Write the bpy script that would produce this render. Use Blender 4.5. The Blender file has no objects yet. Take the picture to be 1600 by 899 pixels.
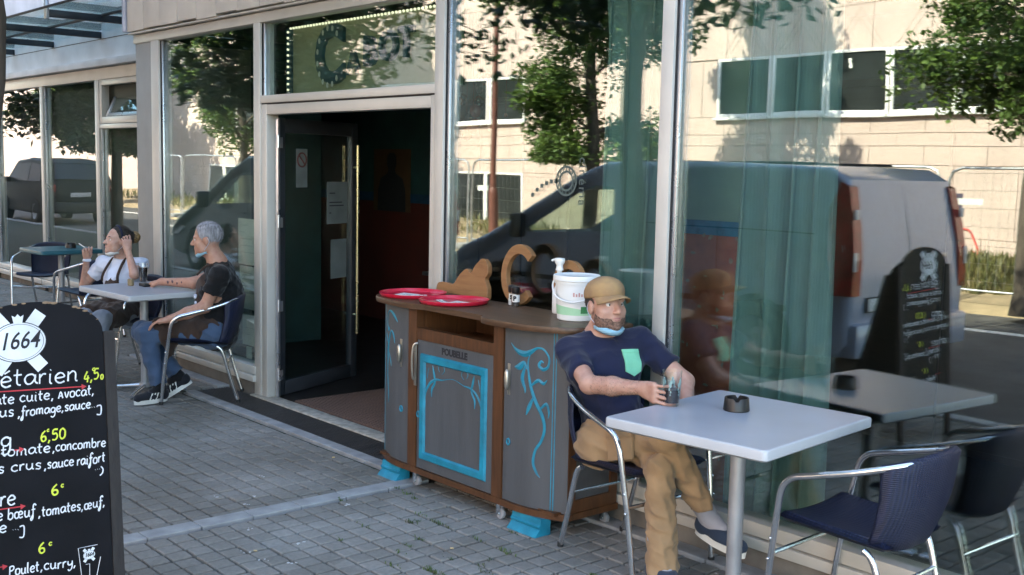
import bpy, bmesh, math, random
import numpy as np
from mathutils import Vector, Matrix, Euler
random.seed(7); rng = np.random.default_rng(7)
sc = bpy.context.scene
COL = sc.collection
# ------------------------------------------------------------------ camera
F, CX, CY, H, D = 1740., 800., 449.5, 1.70, 3.84
_v1 = np.array([-715-CX, 227-CY, F]); _v1 /= np.linalg.norm(_v1)
_v2 = np.array([2800-CX, 302-CY, F])
_X = -_v1; _Y = _v2-_X*(_v2@_X); _Y /= np.linalg.norm(_Y)
_Z = np.cross(_X, _Y); _Z = -_Z if _Z[1] > 0 else _Z
RW = np.stack([_X, _Y, _Z])
CAM = np.array([0., -D, H])
def proj(p):
    q = RW.T@(np.array(p, float)-CAM); return CX+F*q[0]/q[2], CY+F*q[1]/q[2], q[2]
cd = bpy.data.cameras.new('camera'); cam = bpy.data.objects.new('camera', cd); COL.objects.link(cam)
cd.sensor_width = 36.; cd.lens = F/1600*36; cd.clip_start = .05; cd.clip_end = 1000
r, u, b = RW[:, 0], -RW[:, 1], -RW[:, 2]
cam.matrix_world = Matrix(((r[0], u[0], b[0], CAM[0]), (r[1], u[1], b[1], CAM[1]), (r[2], u[2], b[2], CAM[2]), (0, 0, 0, 1)))
sc.camera = cam
# ------------------------------------------------------------------ light
SUN = Vector((-.13, 1., 1.0)).normalized()          # towards the sun: high behind the bar, a little to the left
w = bpy.data.worlds.new('World'); sc.world = w; w.use_nodes = True
nt = w.node_tree; bg = nt.nodes['Background']
sky = nt.nodes.new('ShaderNodeTexSky'); sky.sky_type = 'NISHITA'; sky.sun_disc = False
sky.sun_elevation = math.asin(SUN.z); sky.sun_rotation = math.atan2(SUN.x, SUN.y)
nt.links.new(sky.outputs[0], bg.inputs[0]); bg.inputs[1].default_value = .15
sd = bpy.data.lights.new('sun', 'SUN'); sd.energy = 3.3; sd.angle = math.radians(.5); sd.color = (1., .94, .85)
so = bpy.data.objects.new('sun', sd); COL.objects.link(so)
so.rotation_euler = SUN.to_track_quat('Z', 'Y').to_euler()
vs = sc.view_settings; vs.view_transform = 'Standard'; vs.look = 'None'; vs.gamma = 1; vs.exposure = 3.05
vs.use_white_balance = True; vs.white_balance_temperature = 7100; vs.white_balance_tint = 6
cy = sc.cycles
cy.max_bounces = 10; cy.glossy_bounces = 5; cy.transmission_bounces = 6; cy.transparent_max_bounces = 24; cy.diffuse_bounces = 4
cy.caustics_reflective = False; cy.caustics_refractive = False
cy.use_denoising = True; cy.sample_clamp_indirect = 8.

# ------------------------------------------------------------------ materials
def _m(name):
    m = bpy.data.materials.new(name); m.use_nodes = True
    n = m.node_tree.nodes; return m, n, m.node_tree.links, n['Principled BSDF']
def col4(c): return (c[0], c[1], c[2], 1)
def mat(name, c, rough=.5, metal=0., var=.12, vscale=6., bump=0., bscale=60., c2=None, coord='Object', spec=.5, stretch=None, coat=0., detail=5., dirt=0.):
    """procedural surface: colour varied by noise, roughness varied, optional bump"""
    m, n, l, p = _m(name)
    tc = n.new('ShaderNodeTexCoord'); src = tc.outputs[coord]
    if stretch:
        mp = n.new('ShaderNodeMapping'); mp.inputs['Scale'].default_value = stretch; l.new(src, mp.inputs[0]); src = mp.outputs[0]
    nz = n.new('ShaderNodeTexNoise'); nz.inputs['Scale'].default_value = vscale; nz.inputs['Detail'].default_value = detail; l.new(src, nz.inputs['Vector'])
    rp = n.new('ShaderNodeValToRGB'); rp.color_ramp.elements[0].position = .3; rp.color_ramp.elements[1].position = .72
    d = c2 if c2 else tuple(x*(1-2*var) for x in c)
    u_ = c if c2 else tuple(min(1, x*(1+var)) for x in c)
    rp.color_ramp.elements[0].color = col4(d); rp.color_ramp.elements[1].color = col4(u_)
    l.new(nz.outputs['Fac'], rp.inputs[0])
    out = rp.outputs[0]
    if dirt:
        n2 = n.new('ShaderNodeTexNoise'); n2.inputs['Scale'].default_value = vscale*.35; n2.inputs['Detail'].default_value = 8; l.new(src, n2.inputs['Vector'])
        r2 = n.new('ShaderNodeValToRGB'); r2.color_ramp.elements[0].position = .45; r2.color_ramp.elements[1].position = .75
        r2.color_ramp.elements[0].color = (0, 0, 0, 1); r2.color_ramp.elements[1].color = (dirt, dirt, dirt, 1); l.new(n2.outputs['Fac'], r2.inputs[0])
        mx = n.new('ShaderNodeMixRGB'); mx.blend_type = 'MIX'; l.new(r2.outputs[0], mx.inputs[0]); l.new(out, mx.inputs[1]); mx.inputs[2].default_value = (.06, .05, .04, 1); out = mx.outputs[0]
    l.new(out, p.inputs['Base Color'])
    mr = n.new('ShaderNodeMapRange'); mr.inputs['To Min'].default_value = max(0, rough-.08); mr.inputs['To Max'].default_value = min(1, rough+.1)
    l.new(nz.outputs['Fac'], mr.inputs[0]); l.new(mr.outputs[0], p.inputs['Roughness'])
    p.inputs['Metallic'].default_value = metal; p.inputs['Specular IOR Level'].default_value = spec
    if coat: p.inputs['Coat Weight'].default_value = coat; p.inputs['Coat Roughness'].default_value = .08
    if bump:
        nb = n.new('ShaderNodeTexNoise'); nb.inputs['Scale'].default_value = bscale; nb.inputs['Detail'].default_value = 6; l.new(src, nb.inputs['Vector'])
        bp = n.new('ShaderNodeBump'); bp.inputs['Strength'].default_value = bump; bp.inputs['Distance'].default_value = .004
        l.new(nb.outputs['Fac'], bp.inputs['Height']); l.new(bp.outputs[0], p.inputs['Normal'])
    return m
def glass_mat(name, f0=.075, tint=(.93, .97, .95), rough=0., dust=.0):
    """window glass: clear, mirror reflection by Schlick's law (symmetrical for both sides)"""
    m, n, l, p = _m(name); n.remove(p); o = n['Material Output']
    lw = n.new('ShaderNodeLayerWeight'); lw.inputs['Blend'].default_value = .5
    pw = n.new('ShaderNodeMath'); pw.operation = 'POWER'; l.new(lw.outputs['Facing'], pw.inputs[0]); pw.inputs[1].default_value = 5
    ma = n.new('ShaderNodeMath'); ma.operation = 'MULTIPLY_ADD'; l.new(pw.outputs[0], ma.inputs[0]); ma.inputs[1].default_value = 1-f0; ma.inputs[2].default_value = f0
    tr = n.new('ShaderNodeBsdfTransparent'); tr.inputs[0].default_value = col4(tint)
    gl = n.new('ShaderNodeBsdfGlossy'); gl.inputs['Roughness'].default_value = rough; gl.inputs[0].default_value = (.97, .98, 1, 1)
    if 'window' in name:
        tcg = n.new('ShaderNodeTexCoord'); ng = n.new('ShaderNodeTexNoise'); ng.inputs['Scale'].default_value = 1.4; ng.inputs['Detail'].default_value = 1.; l.new(tcg.outputs['Object'], ng.inputs['Vector']); bg_ = n.new('ShaderNodeBump'); bg_.inputs['Strength'].default_value = .05; bg_.inputs['Distance'].default_value = .02; l.new(ng.outputs['Fac'], bg_.inputs['Height']); l.new(bg_.outputs[0], gl.inputs['Normal'])
    mx = n.new('ShaderNodeMixShader'); l.new(ma.outputs[0], mx.inputs[0]); l.new(tr.outputs[0], mx.inputs[1]); l.new(gl.outputs[0], mx.inputs[2])
    l.new(mx.outputs[0], o.inputs[0]); return m
def wave_cloth(name, c, scale, axis='X', bump=.6, rough=.85, var=.15, sheen=.2):
    m, n, l, p = _m(name); tc = n.new('ShaderNodeTexCoord')
    wv = n.new('ShaderNodeTexWave'); wv.bands_direction = axis; wv.inputs['Scale'].default_value = scale; wv.inputs['Distortion'].default_value = .4; l.new(tc.outputs['Object'], wv.inputs[0])
    nz = n.new('ShaderNodeTexNoise'); nz.inputs['Scale'].default_value = 9; l.new(tc.outputs['Object'], nz.inputs['Vector'])
    rp = n.new('ShaderNodeValToRGB'); rp.color_ramp.elements[0].color = col4([x*(1-var*2) for x in c]); rp.color_ramp.elements[1].color = col4([x*(1+var) for x in c])
    l.new(nz.outputs[0], rp.inputs[0]); l.new(rp.outputs[0], p.inputs['Base Color'])
    bp = n.new('ShaderNodeBump'); bp.inputs['Strength'].default_value = bump; bp.inputs['Distance'].default_value = .003
    l.new(wv.outputs['Fac'], bp.inputs['Height']); l.new(bp.outputs[0], p.inputs['Normal'])
    p.inputs['Roughness'].default_value = rough; p.inputs['Sheen Weight'].default_value = sheen
    return m
def wood_mat(name, c, c2, scale=(2., 22., 22.), rough=.45, coord='Object'):
    m, n, l, p = _m(name); tc = n.new('ShaderNodeTexCoord'); mp = n.new('ShaderNodeMapping'); mp.inputs['Scale'].default_value = scale; l.new(tc.outputs[coord], mp.inputs[0])
    nz = n.new('ShaderNodeTexNoise'); nz.inputs['Scale'].default_value = 1.6; nz.inputs['Detail'].default_value = 9; nz.inputs['Distortion'].default_value = .8; l.new(mp.outputs[0], nz.inputs['Vector'])
    rp = n.new('ShaderNodeValToRGB'); rp.color_ramp.elements[0].position = .28; rp.color_ramp.elements[1].position = .72
    rp.color_ramp.elements[0].color = col4(c2); rp.color_ramp.elements[1].color = col4(c); l.new(nz.outputs[0], rp.inputs[0]); l.new(rp.outputs[0], p.inputs['Base Color'])
    bp = n.new('ShaderNodeBump'); bp.inputs['Strength'].default_value = .25; bp.inputs['Distance'].default_value = .002; l.new(nz.outputs[0], bp.inputs['Height']); l.new(bp.outputs[0], p.inputs['Normal'])
    p.inputs['Roughness'].default_value = rough; return m
def paving_mat(name, ca, cb, cell=.1, ox=0., oy=0.):
    m, n, l, p = _m(name); g = n.new('ShaderNodeNewGeometry')
    a = n.new('ShaderNodeVectorMath'); a.operation = 'ADD'; a.inputs[1].default_value = (ox, oy, 0); l.new(g.outputs['Position'], a.inputs[0])
    s = n.new('ShaderNodeVectorMath'); s.operation = 'SCALE'; s.inputs['Scale'].default_value = 1/cell; l.new(a.outputs[0], s.inputs[0])
    fl = n.new('ShaderNodeVectorMath'); fl.operation = 'FLOOR'; l.new(s.outputs[0], fl.inputs[0])
    mk = n.new('ShaderNodeVectorMath'); mk.operation = 'MULTIPLY'; mk.inputs[1].default_value = (1, 1, 0); l.new(fl.outputs[0], mk.inputs[0])
    wn = n.new('ShaderNodeTexWhiteNoise'); wn.noise_dimensions = '3D'; l.new(mk.outputs[0], wn.inputs[0])
    nz = n.new('ShaderNodeTexNoise'); nz.inputs['Scale'].default_value = 55; nz.inputs['Detail'].default_value = 8; l.new(g.outputs['Position'], nz.inputs['Vector'])
    n2 = n.new('ShaderNodeTexNoise'); n2.inputs['Scale'].default_value = 1.1; n2.inputs['Detail'].default_value = 6; l.new(g.outputs['Position'], n2.inputs['Vector'])
    rp = n.new('ShaderNodeValToRGB'); rp.color_ramp.elements[0].color = col4(ca); rp.color_ramp.elements[1].color = col4(cb); l.new(wn.outputs['Value'], rp.inputs[0])
    m1 = n.new('ShaderNodeMixRGB'); m1.blend_type = 'MULTIPLY'; m1.inputs[0].default_value = .45; l.new(rp.outputs[0], m1.inputs[1]); l.new(nz.outputs['Fac'], m1.inputs[2])
    r2 = n.new('ShaderNodeValToRGB'); r2.color_ramp.elements[0].position = .36; r2.color_ramp.elements[1].position = .64
    r2.color_ramp.elements[0].color = (.62, .60, .56, 1); r2.color_ramp.elements[1].color = (1, 1, 1, 1); l.new(n2.outputs['Fac'], r2.inputs[0])
    m2 = n.new('ShaderNodeMixRGB'); m2.blend_type = 'MULTIPLY'; m2.inputs[0].default_value = 1; l.new(m1.outputs[0], m2.inputs[1]); l.new(r2.outputs[0], m2.inputs[2])
    l.new(m2.outputs[0], p.inputs['Base Color']); p.inputs['Roughness'].default_value = .82; p.inputs['Specular IOR Level'].default_value = .35
    bp = n.new('ShaderNodeBump'); bp.inputs['Strength'].default_value = .5; bp.inputs['Distance'].default_value = .003; l.new(nz.outputs['Fac'], bp.inputs['Height']); l.new(bp.outputs[0], p.inputs['Normal'])
    return m
def leaf_mat(name, c, c2):
    m, n, l, p = _m(name); oi = n.new('ShaderNodeNewGeometry'); wn = n.new('ShaderNodeTexNoise'); wn.inputs['Scale'].default_value = 4.; l.new(oi.outputs['Position'], wn.inputs['Vector'])
    rp = n.new('ShaderNodeValToRGB'); rp.color_ramp.elements[0].position = .35; rp.color_ramp.elements[1].position = .65; rp.color_ramp.elements[0].color = col4(c2); rp.color_ramp.elements[1].color = col4(c); l.new(wn.outputs[0], rp.inputs[0])
    l.new(rp.outputs[0], p.inputs['Base Color']); p.inputs['Roughness'].default_value = .45
    tl = n.new('ShaderNodeBsdfTranslucent'); l.new(rp.outputs[0], tl.inputs[0]); mx = n.new('ShaderNodeMixShader'); mx.inputs[0].default_value = .3
    l.new(p.outputs[0], mx.inputs[1]); l.new(tl.outputs[0], mx.inputs[2]); l.new(mx.outputs[0], n['Material Output'].inputs[0]); return m
def emis_mat(name, c, s):
    m, n, l, p = _m(name); p.inputs['Base Color'].default_value = col4(c); p.inputs['Emission Color'].default_value = col4(c); p.inputs['Emission Strength'].default_value = s; return m

# ------------------------------------------------------------------ mesh helpers
class MB:
    def __init__(s): s.v = []; s.f = []
    def add(s, vs_, fs):
        o = len(s.v); s.v += [tuple(map(float, q)) for q in vs_]; s.f += [tuple(i+o for i in q) for q in fs]; return s
    def box(s, c, d, rz=0., ch=0.):
        x, y, z = d[0]/2, d[1]/2, d[2]/2
        if ch <= 0:
            vv = [(i*x, j*y, k*z) for i in (-1, 1) for j in (-1, 1) for k in (-1, 1)]
            ff = [(0, 1, 3, 2), (4, 6, 7, 5), (0, 4, 5, 1), (2, 3, 7, 6), (0, 2, 6, 4), (1, 5, 7, 3)]
        else:
            ch = min(ch, x*.9, y*.9, z*.9); bmx = bmesh.new(); bmesh.ops.create_cube(bmx, size=1)
            for q in bmx.verts: q.co = Vector((q.co.x*2*x, q.co.y*2*y, q.co.z*2*z))
            bmesh.ops.bevel(bmx, geom=bmx.edges[:], offset=ch, segments=2, affect='EDGES', profile=.5)
            bmx.verts.index_update(); vv = [tuple(q.co) for q in bmx.verts]; ff = [tuple(q.index for q in g.verts) for g in bmx.faces]; bmx.free()
        c_, s_ = math.cos(rz), math.sin(rz)
        return s.add([(c[0]+c_*q[0]-s_*q[1], c[1]+s_*q[0]+c_*q[1], c[2]+q[2]) for q in vv], ff)
    def bx(s, x0, x1, y0, y1, z0, z1, ch=0.):
        return s.box(((x0+x1)/2, (y0+y1)/2, (z0+z1)/2), (abs(x1-x0), abs(y1-y0), abs(z1-z0)), 0, ch)
    def tube(s, path, r_, n=10, closed=False, cap=True):
        P = [Vector(q) for q in path]; N = len(P); R_ = r_ if hasattr(r_, '__len__') else [r_]*N
        rings = []; up = Vector((0, 0, 1)); prev = None
        for i in range(N):
            if closed: t = (P[(i+1) % N]-P[i-1])
            else: t = P[min(i+1, N-1)]-P[max(i-1, 0)]
            t.normalize()
            if prev is None:
                a = t.cross(up)
                if a.length < .05: a = t.cross(Vector((1, 0, 0)))
            else: a = prev-t*prev.dot(t)
            a.normalize(); prev = a; b_ = t.cross(a)
            rings.append([P[i]+a*(math.cos(q*2*math.pi/n)*R_[i])+b_*(math.sin(q*2*math.pi/n)*R_[i]) for q in range(n)])
        vv = [q for g in rings for q in g]; ff = []
        for i in range(N if closed else N-1):
            j = (i+1) % N
            for q in range(n): ff.append((i*n+q, i*n+(q+1) % n, j*n+(q+1) % n, j*n+q))
        if cap and not closed: ff.append(tuple(range(n-1, -1, -1))); ff.append(tuple((N-1)*n+q for q in range(n)))
        return s.add(vv, ff)
    def lathe(s, prof, c=(0, 0, 0), n=28):
        vv = []; ff = []
        for (r_, z) in prof:
            for q in range(n): a = q*2*math.pi/n; vv.append((c[0]+r_*math.cos(a), c[1]+r_*math.sin(a), c[2]+z))
        for i in range(len(prof)-1):
            for q in range(n): ff.append((i*n+q, i*n+(q+1) % n, (i+1)*n+(q+1) % n, (i+1)*n+q))
        return s.add(vv, ff)
    def prism(s, poly, z0, z1, M4=None):
        n = len(poly); vv = [(p[0], p[1], z0) for p in poly]+[(p[0], p[1], z1) for p in poly]
        if M4 is not None: vv = [tuple(M4@Vector(q)) for q in vv]
        ff = [tuple(range(n-1, -1, -1)), tuple(range(n, 2*n))]+[(i, (i+1) % n, n+(i+1) % n, n+i) for i in range(n)]
        return s.add(vv, ff)
    def ellip(s, c, r_, nu=18, nv=12, M3=None):
        vv = []; ff = []
        for j in range(nv+1):
            t = math.pi*j/nv
            for i in range(nu):
                a = 2*math.pi*i/nu; q = Vector((r_[0]*math.sin(t)*math.cos(a), r_[1]*math.sin(t)*math.sin(a), r_[2]*math.cos(t)))
                if M3 is not None: q = M3@q
                vv.append((c[0]+q.x, c[1]+q.y, c[2]+q.z))
        for j in range(nv):
            for i in range(nu): ff.append((j*nu+i, (j+1)*nu+i, (j+1)*nu+(i+1) % nu, j*nu+(i+1) % nu))
        return s.add(vv, ff)
    def xform(s, M4):
        s.v = [tuple(M4@Vector(q)) for q in s.v]; return s
    def mesh(s, name, m=None, smooth=False):
        me = bpy.data.meshes.new(name); me.from_pydata(s.v, [], s.f)
        bmx = bmesh.new(); bmx.from_mesh(me); bmesh.ops.recalc_face_normals(bmx, faces=bmx.faces); bmx.to_mesh(me); bmx.free()
        if m: me.materials.append(m)
        if smooth:
            me.polygons.foreach_set('use_smooth', [True]*len(me.polygons))
            if smooth != 'all': me.set_sharp_from_angle(angle=math.radians(38))
        me.update(); return me
    def build(s, name, m, parent=None, smooth=False):
        o = bpy.data.objects.new(name, s.mesh(name, m, smooth)); COL.objects.link(o)
        if parent: o.parent = parent
        return o
def tag(o, label=None, cat=None, group=None, kind=None):
    if label: o['label'] = label
    if cat: o['category'] = cat
    if group: o['group'] = group
    if kind: o['kind'] = kind
    return o
def thing(name, label, cat, loc=(0, 0, 0), rz=0., group=None):
    o = bpy.data.objects.new(name, None); COL.objects.link(o); o.location = loc; o.rotation_euler = (0, 0, rz); o.empty_display_size = .1
    return tag(o, label, cat, group)
def copy_tree(o, parent=None):
    c = o.copy(); COL.objects.link(c); c.parent = parent
    for ch in [q for q in bpy.data.objects if q.parent == o]: copy_tree(ch, c)
    return c
def inst(name, me, parent, loc=(0, 0, 0), rz=0.):
    o = bpy.data.objects.new(name, me); COL.objects.link(o); o.parent = parent; o.location = loc; o.rotation_euler = (0, 0, rz); return o
def cr(points, n=8, closed=False):
    """Catmull-Rom through points"""
    P = [np.array(q, float) for q in points]; out = []; N = len(P)
    for i in range(N if closed else N-1):
        if closed: a, b_, c, d = P[i-1], P[i], P[(i+1) % N], P[(i+2) % N]
        else: a, b_, c, d = P[max(i-1, 0)], P[i], P[i+1], P[min(i+2, N-1)]
        for k in range(n):
            t = k/n; out.append(.5*((2*b_)+(-a+c)*t+(2*a-5*b_+4*c-d)*t*t+(-a+3*b_-3*c+d)*t**3))
    if not closed: out.append(P[-1])
    return [tuple(q) for q in out]
def text_mesh(txt, size, m, depth=.002, shear=0., bold=0., align='CENTER', spacing=1.):
    c = bpy.data.curves.new('lettering', 'FONT'); c.body = txt; c.size = size; c.extrude = depth/2; c.shear = shear; c.offset = bold; c.align_x = align; c.align_y = 'CENTER'; c.space_character = spacing; c.resolution_u = 3
    o = bpy.data.objects.new('lettering', c); COL.objects.link(o); bpy.context.view_layer.update()
    me = bpy.data.meshes.new_from_object(o.evaluated_get(bpy.context.evaluated_depsgraph_get())); bpy.data.objects.remove(o); bpy.data.curves.remove(c)
    me.materials.clear(); me.materials.append(m); return me
def frame_M(o, ex, ey):
    """matrix with local x->ex, y->ey, z->ex x ey at origin o"""
    ex = Vector(ex).normalized(); ey = Vector(ey).normalized(); ez = ex.cross(ey)
    return Matrix(((ex.x, ey.x, ez.x, o[0]), (ex.y, ey.y, ez.y, o[1]), (ex.z, ey.z, ez.z, o[2]), (0, 0, 0, 1)))
# ------------------------------------------------------------------ implicit bodies (round cones and ellipsoids, smoothly blended, surface nets)
def sdf_mesh(prims, h=.007, pad=.03, disp=None):
    """prims: ('c',a,ra,b,rb,k) round cone | ('e',centre,(rx,ry,rz),M3 or None,k) | ('-e',...) cut"""
    lo = np.full(3, 1e9); hi = -lo
    for p in prims:
        if p[0] in ('-e', 'p'): continue
        if p[0] == 'c':
            for c, q in ((p[1], p[2]), (p[3], p[4])): lo = np.minimum(lo, np.array(c)-q); hi = np.maximum(hi, np.array(c)+q)
        else: m_ = max(p[2]); lo = np.minimum(lo, np.array(p[1])-m_); hi = np.maximum(hi, np.array(p[1])+m_)
    lo -= pad; hi += pad; n = np.ceil((hi-lo)/h).astype(int)+1
    Fd = np.full(n, .2, np.float32); ax = [lo[i]+h*np.arange(n[i]) for i in range(3)]
    for p in prims:
        if p[0] == 'p': c = np.array(p[1], float); nv = np.array(p[2], float); nv /= np.linalg.norm(nv); m_ = p[3]; l_, h_ = c-m_, c+m_; k = .01
        else: k = p[5] if p[0] == 'c' else p[4]
        if p[0] == 'p': pass
        elif p[0] == 'c':
            a, b_ = np.array(p[1], float), np.array(p[3], float); m_ = max(p[2], p[4])+k+.02; l_, h_ = np.minimum(a, b_)-m_, np.maximum(a, b_)+m_
        else:
            c = np.array(p[1], float); m_ = max(p[2])+k+.02; l_, h_ = c-m_, c+m_
        i0 = np.clip(((l_-lo)/h).astype(int), 0, n-1); i1 = np.clip(np.ceil((h_-lo)/h).astype(int)+1, 1, n)
        sl = tuple(slice(i0[i], i1[i]) for i in range(3))
        X = ax[0][sl[0]][:, None, None]; Y = ax[1][sl[1]][None, :, None]; Z = ax[2][sl[2]][None, None, :]
        if p[0] == 'p':
            g = (X-c[0])*nv[0]+(Y-c[1])*nv[1]+(Z-c[2])*nv[2]; ins = (X-c[0])**2+(Y-c[1])**2+(Z-c[2])**2 < m_*m_; f = Fd[sl]; Fd[sl] = np.where(ins, np.maximum(f, g), f); continue
        if p[0] == 'c':
            d = b_-a; L = d@d+1e-12
            t = np.clip(((X-a[0])*d[0]+(Y-a[1])*d[1]+(Z-a[2])*d[2])/L, 0, 1)
            g = np.sqrt((X-a[0]-t*d[0])**2+(Y-a[1]-t*d[1])**2+(Z-a[2]-t*d[2])**2)-(p[2]+(p[4]-p[2])*t)
        else:
            R3 = np.array(p[3]) if p[3] is not None else np.eye(3); rr = p[2]
            x, y, z = X-c[0], Y-c[1], Z-c[2]
            u0 = x*R3[0, 0]+y*R3[1, 0]+z*R3[2, 0]; u1 = x*R3[0, 1]+y*R3[1, 1]+z*R3[2, 1]; u2 = x*R3[0, 2]+y*R3[1, 2]+z*R3[2, 2]
            k0 = np.sqrt((u0/rr[0])**2+(u1/rr[1])**2+(u2/rr[2])**2); k1 = np.sqrt((u0/rr[0]**2)**2+(u1/rr[1]**2)**2+(u2/rr[2]**2)**2)+1e-9
            g = k0*(k0-1)/k1
        f = Fd[sl]
        if p[0] == '-e':
            Fd[sl] = np.maximum(f, -g)
        else:
            q = np.clip(.5+.5*(f-g)/k, 0, 1); Fd[sl] = f*(1-q)+g*q-k*q*(1-q)
    if disp is not None:
        X = ax[0][:, None, None]; Y = ax[1][None, :, None]; Z = ax[2][None, None, :]
        Fd = Fd+disp(X, Y, Z).astype(np.float32)
    S = Fd < 0
    cnt = sum(S[i:n[0]-1+i, j:n[1]-1+j, k:n[2]-1+k].astype(np.int8) for i in (0, 1) for j in (0, 1) for k in (0, 1))
    mask = (cnt > 0) & (cnt < 8); I = np.argwhere(mask); idx = -np.ones(mask.shape, np.int64); idx[mask] = np.arange(len(I))
    cv = {(i, j, k): Fd[I[:, 0]+i, I[:, 1]+j, I[:, 2]+k] for i in (0, 1) for j in (0, 1) for k in (0, 1)}
    acc = np.zeros((len(I), 3)); c_ = np.zeros(len(I))
    for a in cv:
        for q in range(3):
            if a[q] == 0:
                b_ = list(a); b_[q] = 1; f0, f1 = cv[a], cv[tuple(b_)]; x = (f0 < 0) != (f1 < 0); t = np.where(x, f0/(f0-f1+1e-12), 0)
                pt = np.tile(np.array(a, float), (len(I), 1)); pt[:, q] = t; acc += pt*x[:, None]; c_ += x
    V = lo+h*(I+acc/c_[:, None]); Q = []
    for q in range(3):
        a1, a2 = (q+1) % 3, (q+2) % 3
        s0 = [slice(None)]*3; s1 = [slice(None)]*3; s0[q] = slice(0, -1); s1[q] = slice(1, None)
        A, B_ = S[tuple(s0)], S[tuple(s1)]; E = np.argwhere(A != B_); E = E[(E[:, a1] > 0) & (E[:, a2] > 0) & (E[:, a1] < n[a1]-1) & (E[:, a2] < n[a2]-1)]
        def cell(d1, d2): e = E.copy(); e[:, a1] += d1; e[:, a2] += d2; return idx[e[:, 0], e[:, 1], e[:, 2]]
        qd = np.stack([cell(-1, -1), cell(0, -1), cell(0, 0), cell(-1, 0)], 1); ins = A[E[:, 0], E[:, 1], E[:, 2]]
        qd[~ins] = qd[~ins][:, ::-1]; Q.append(qd)
    Q = np.concatenate(Q); Q = Q[(Q >= 0).all(1)]
    return V, Q
def np_mesh(name, V, Q, m, parent=None, off=(0, 0, 0)):
    me = bpy.data.meshes.new(name); me.vertices.add(len(V)); me.vertices.foreach_set('co', (V-np.array(off)).astype(np.float32).ravel())
    me.loops.add(Q.size); me.loops.foreach_set('vertex_index', Q.astype(np.int32).ravel())
    me.polygons.add(len(Q)); me.polygons.foreach_set('loop_start', np.arange(0, Q.size, 4, dtype=np.int32)); me.polygons.foreach_set('loop_total', np.full(len(Q), 4, np.int32))
    me.polygons.foreach_set('use_smooth', [True]*len(Q)); me.materials.append(m); me.update(calc_edges=True); me.validate()
    o = bpy.data.objects.new(name, me); COL.objects.link(o)
    if parent: o.parent = parent
    return o
# ================================================================== materials
M_pave = paving_mat('paving_concrete', (.305, .287, .258), (.38, .36, .328), .1, 4.385, 1.21)
M_joint = mat('joint_soil', (.055, .06, .04), .95, var=.3, vscale=14, c2=(.03, .05, .015), coord='Generated', bump=.6)
M_joint = mat('joint_soil', (.035, .033, .03), .95, vscale=5, c2=(.03, .045, .015), bump=.5)
M_band = mat('band_concrete', (.33, .33, .325), .8, var=.14, vscale=9, bump=.4, bscale=120)
M_asph = mat('asphalt', (.075, .073, .07), .9, var=.2, vscale=3, bump=.5, bscale=160)
M_ground = mat('ground_earth', (.12, .11, .08), .95, var=.2, vscale=.5)
M_kerb = mat('kerb_granite', (.36, .35, .33), .8, var=.15, vscale=20, bump=.4)
M_white = mat('road_paint', (.75, .74, .70), .6, var=.08, vscale=20)
M_alu = mat('window_aluminium', (.60, .58, .53), .36, metal=.12, var=.05, vscale=3, dirt=.12)
M_alu2 = mat('bare_aluminium', (.62, .63, .66), .28, metal=.8, var=.06, vscale=5)
M_dark = mat('dark_gasket', (.015, .015, .017), .6, var=.1)
M_dalu = mat('anthracite_frame', (.055, .06, .068), .4, metal=.3, var=.1)
M_fascia = mat('fascia_stone', (.60, .565, .50), .75, var=.05, vscale=4, bump=.25, bscale=90)
M_conc = mat('pale_concrete', (.66, .69, .73), .8, var=.09, vscale=2.2, bump=.25, bscale=50, dirt=.12)
M_pillar = mat('grey_pillar_paint', (.30, .31, .30), .6, var=.06, vscale=5, bump=.1)
M_plinth = mat('plinth_concrete', (.20, .18, .155), .85, var=.18, vscale=7, bump=.4, dirt=.3)
M_stone = mat('threshold_stone', (.46, .43, .36), .7, var=.2, vscale=22, bump=.4, dirt=.3)
M_grate = mat('rubber_grate', (.045, .043, .042), .55, var=.3, vscale=30)
M_matb = mat('brown_coir', (.14, .09, .07), .95, var=.2, vscale=60, bump=.8, bscale=200)
M_glass = glass_mat('window_glass', .085)
M_glass2 = glass_mat('canopy_glass', .06, (.78, .90, .87))
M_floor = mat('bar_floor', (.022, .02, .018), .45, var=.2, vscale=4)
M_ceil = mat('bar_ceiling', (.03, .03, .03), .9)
M_teal = mat('teal_wall_paint', (.026, .085, .09), .75, var=.2, vscale=3, dirt=.2)
M_blue = mat('blue_stripe_paint', (.012, .06, .13), .7, var=.2, vscale=10)
M_red = mat('red_wall_paint', (.12, .022, .014), .75, var=.22, vscale=4, c2=(.08, .017, .011), dirt=.0)
M_curt = wave_cloth('green_curtain_cloth', (.17, .27, .265), 40, 'X', .15, .85, .12, .3)
M_steel = mat('dark_canopy_steel', (.05, .055, .065), .4, metal=.4)
M_dcab = wood_mat('dark_infill_wood', (.022, .017, .014), (.012, .009, .008)); M_blind = mat('grey_green_blind', (.075, .088, .072), .8, var=.08, vscale=2)
M_paper = mat('white_paper', (.72, .72, .68), .8, var=.04, vscale=6)
M_ink = mat('black_ink', (.02, .02, .025), .7)
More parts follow.
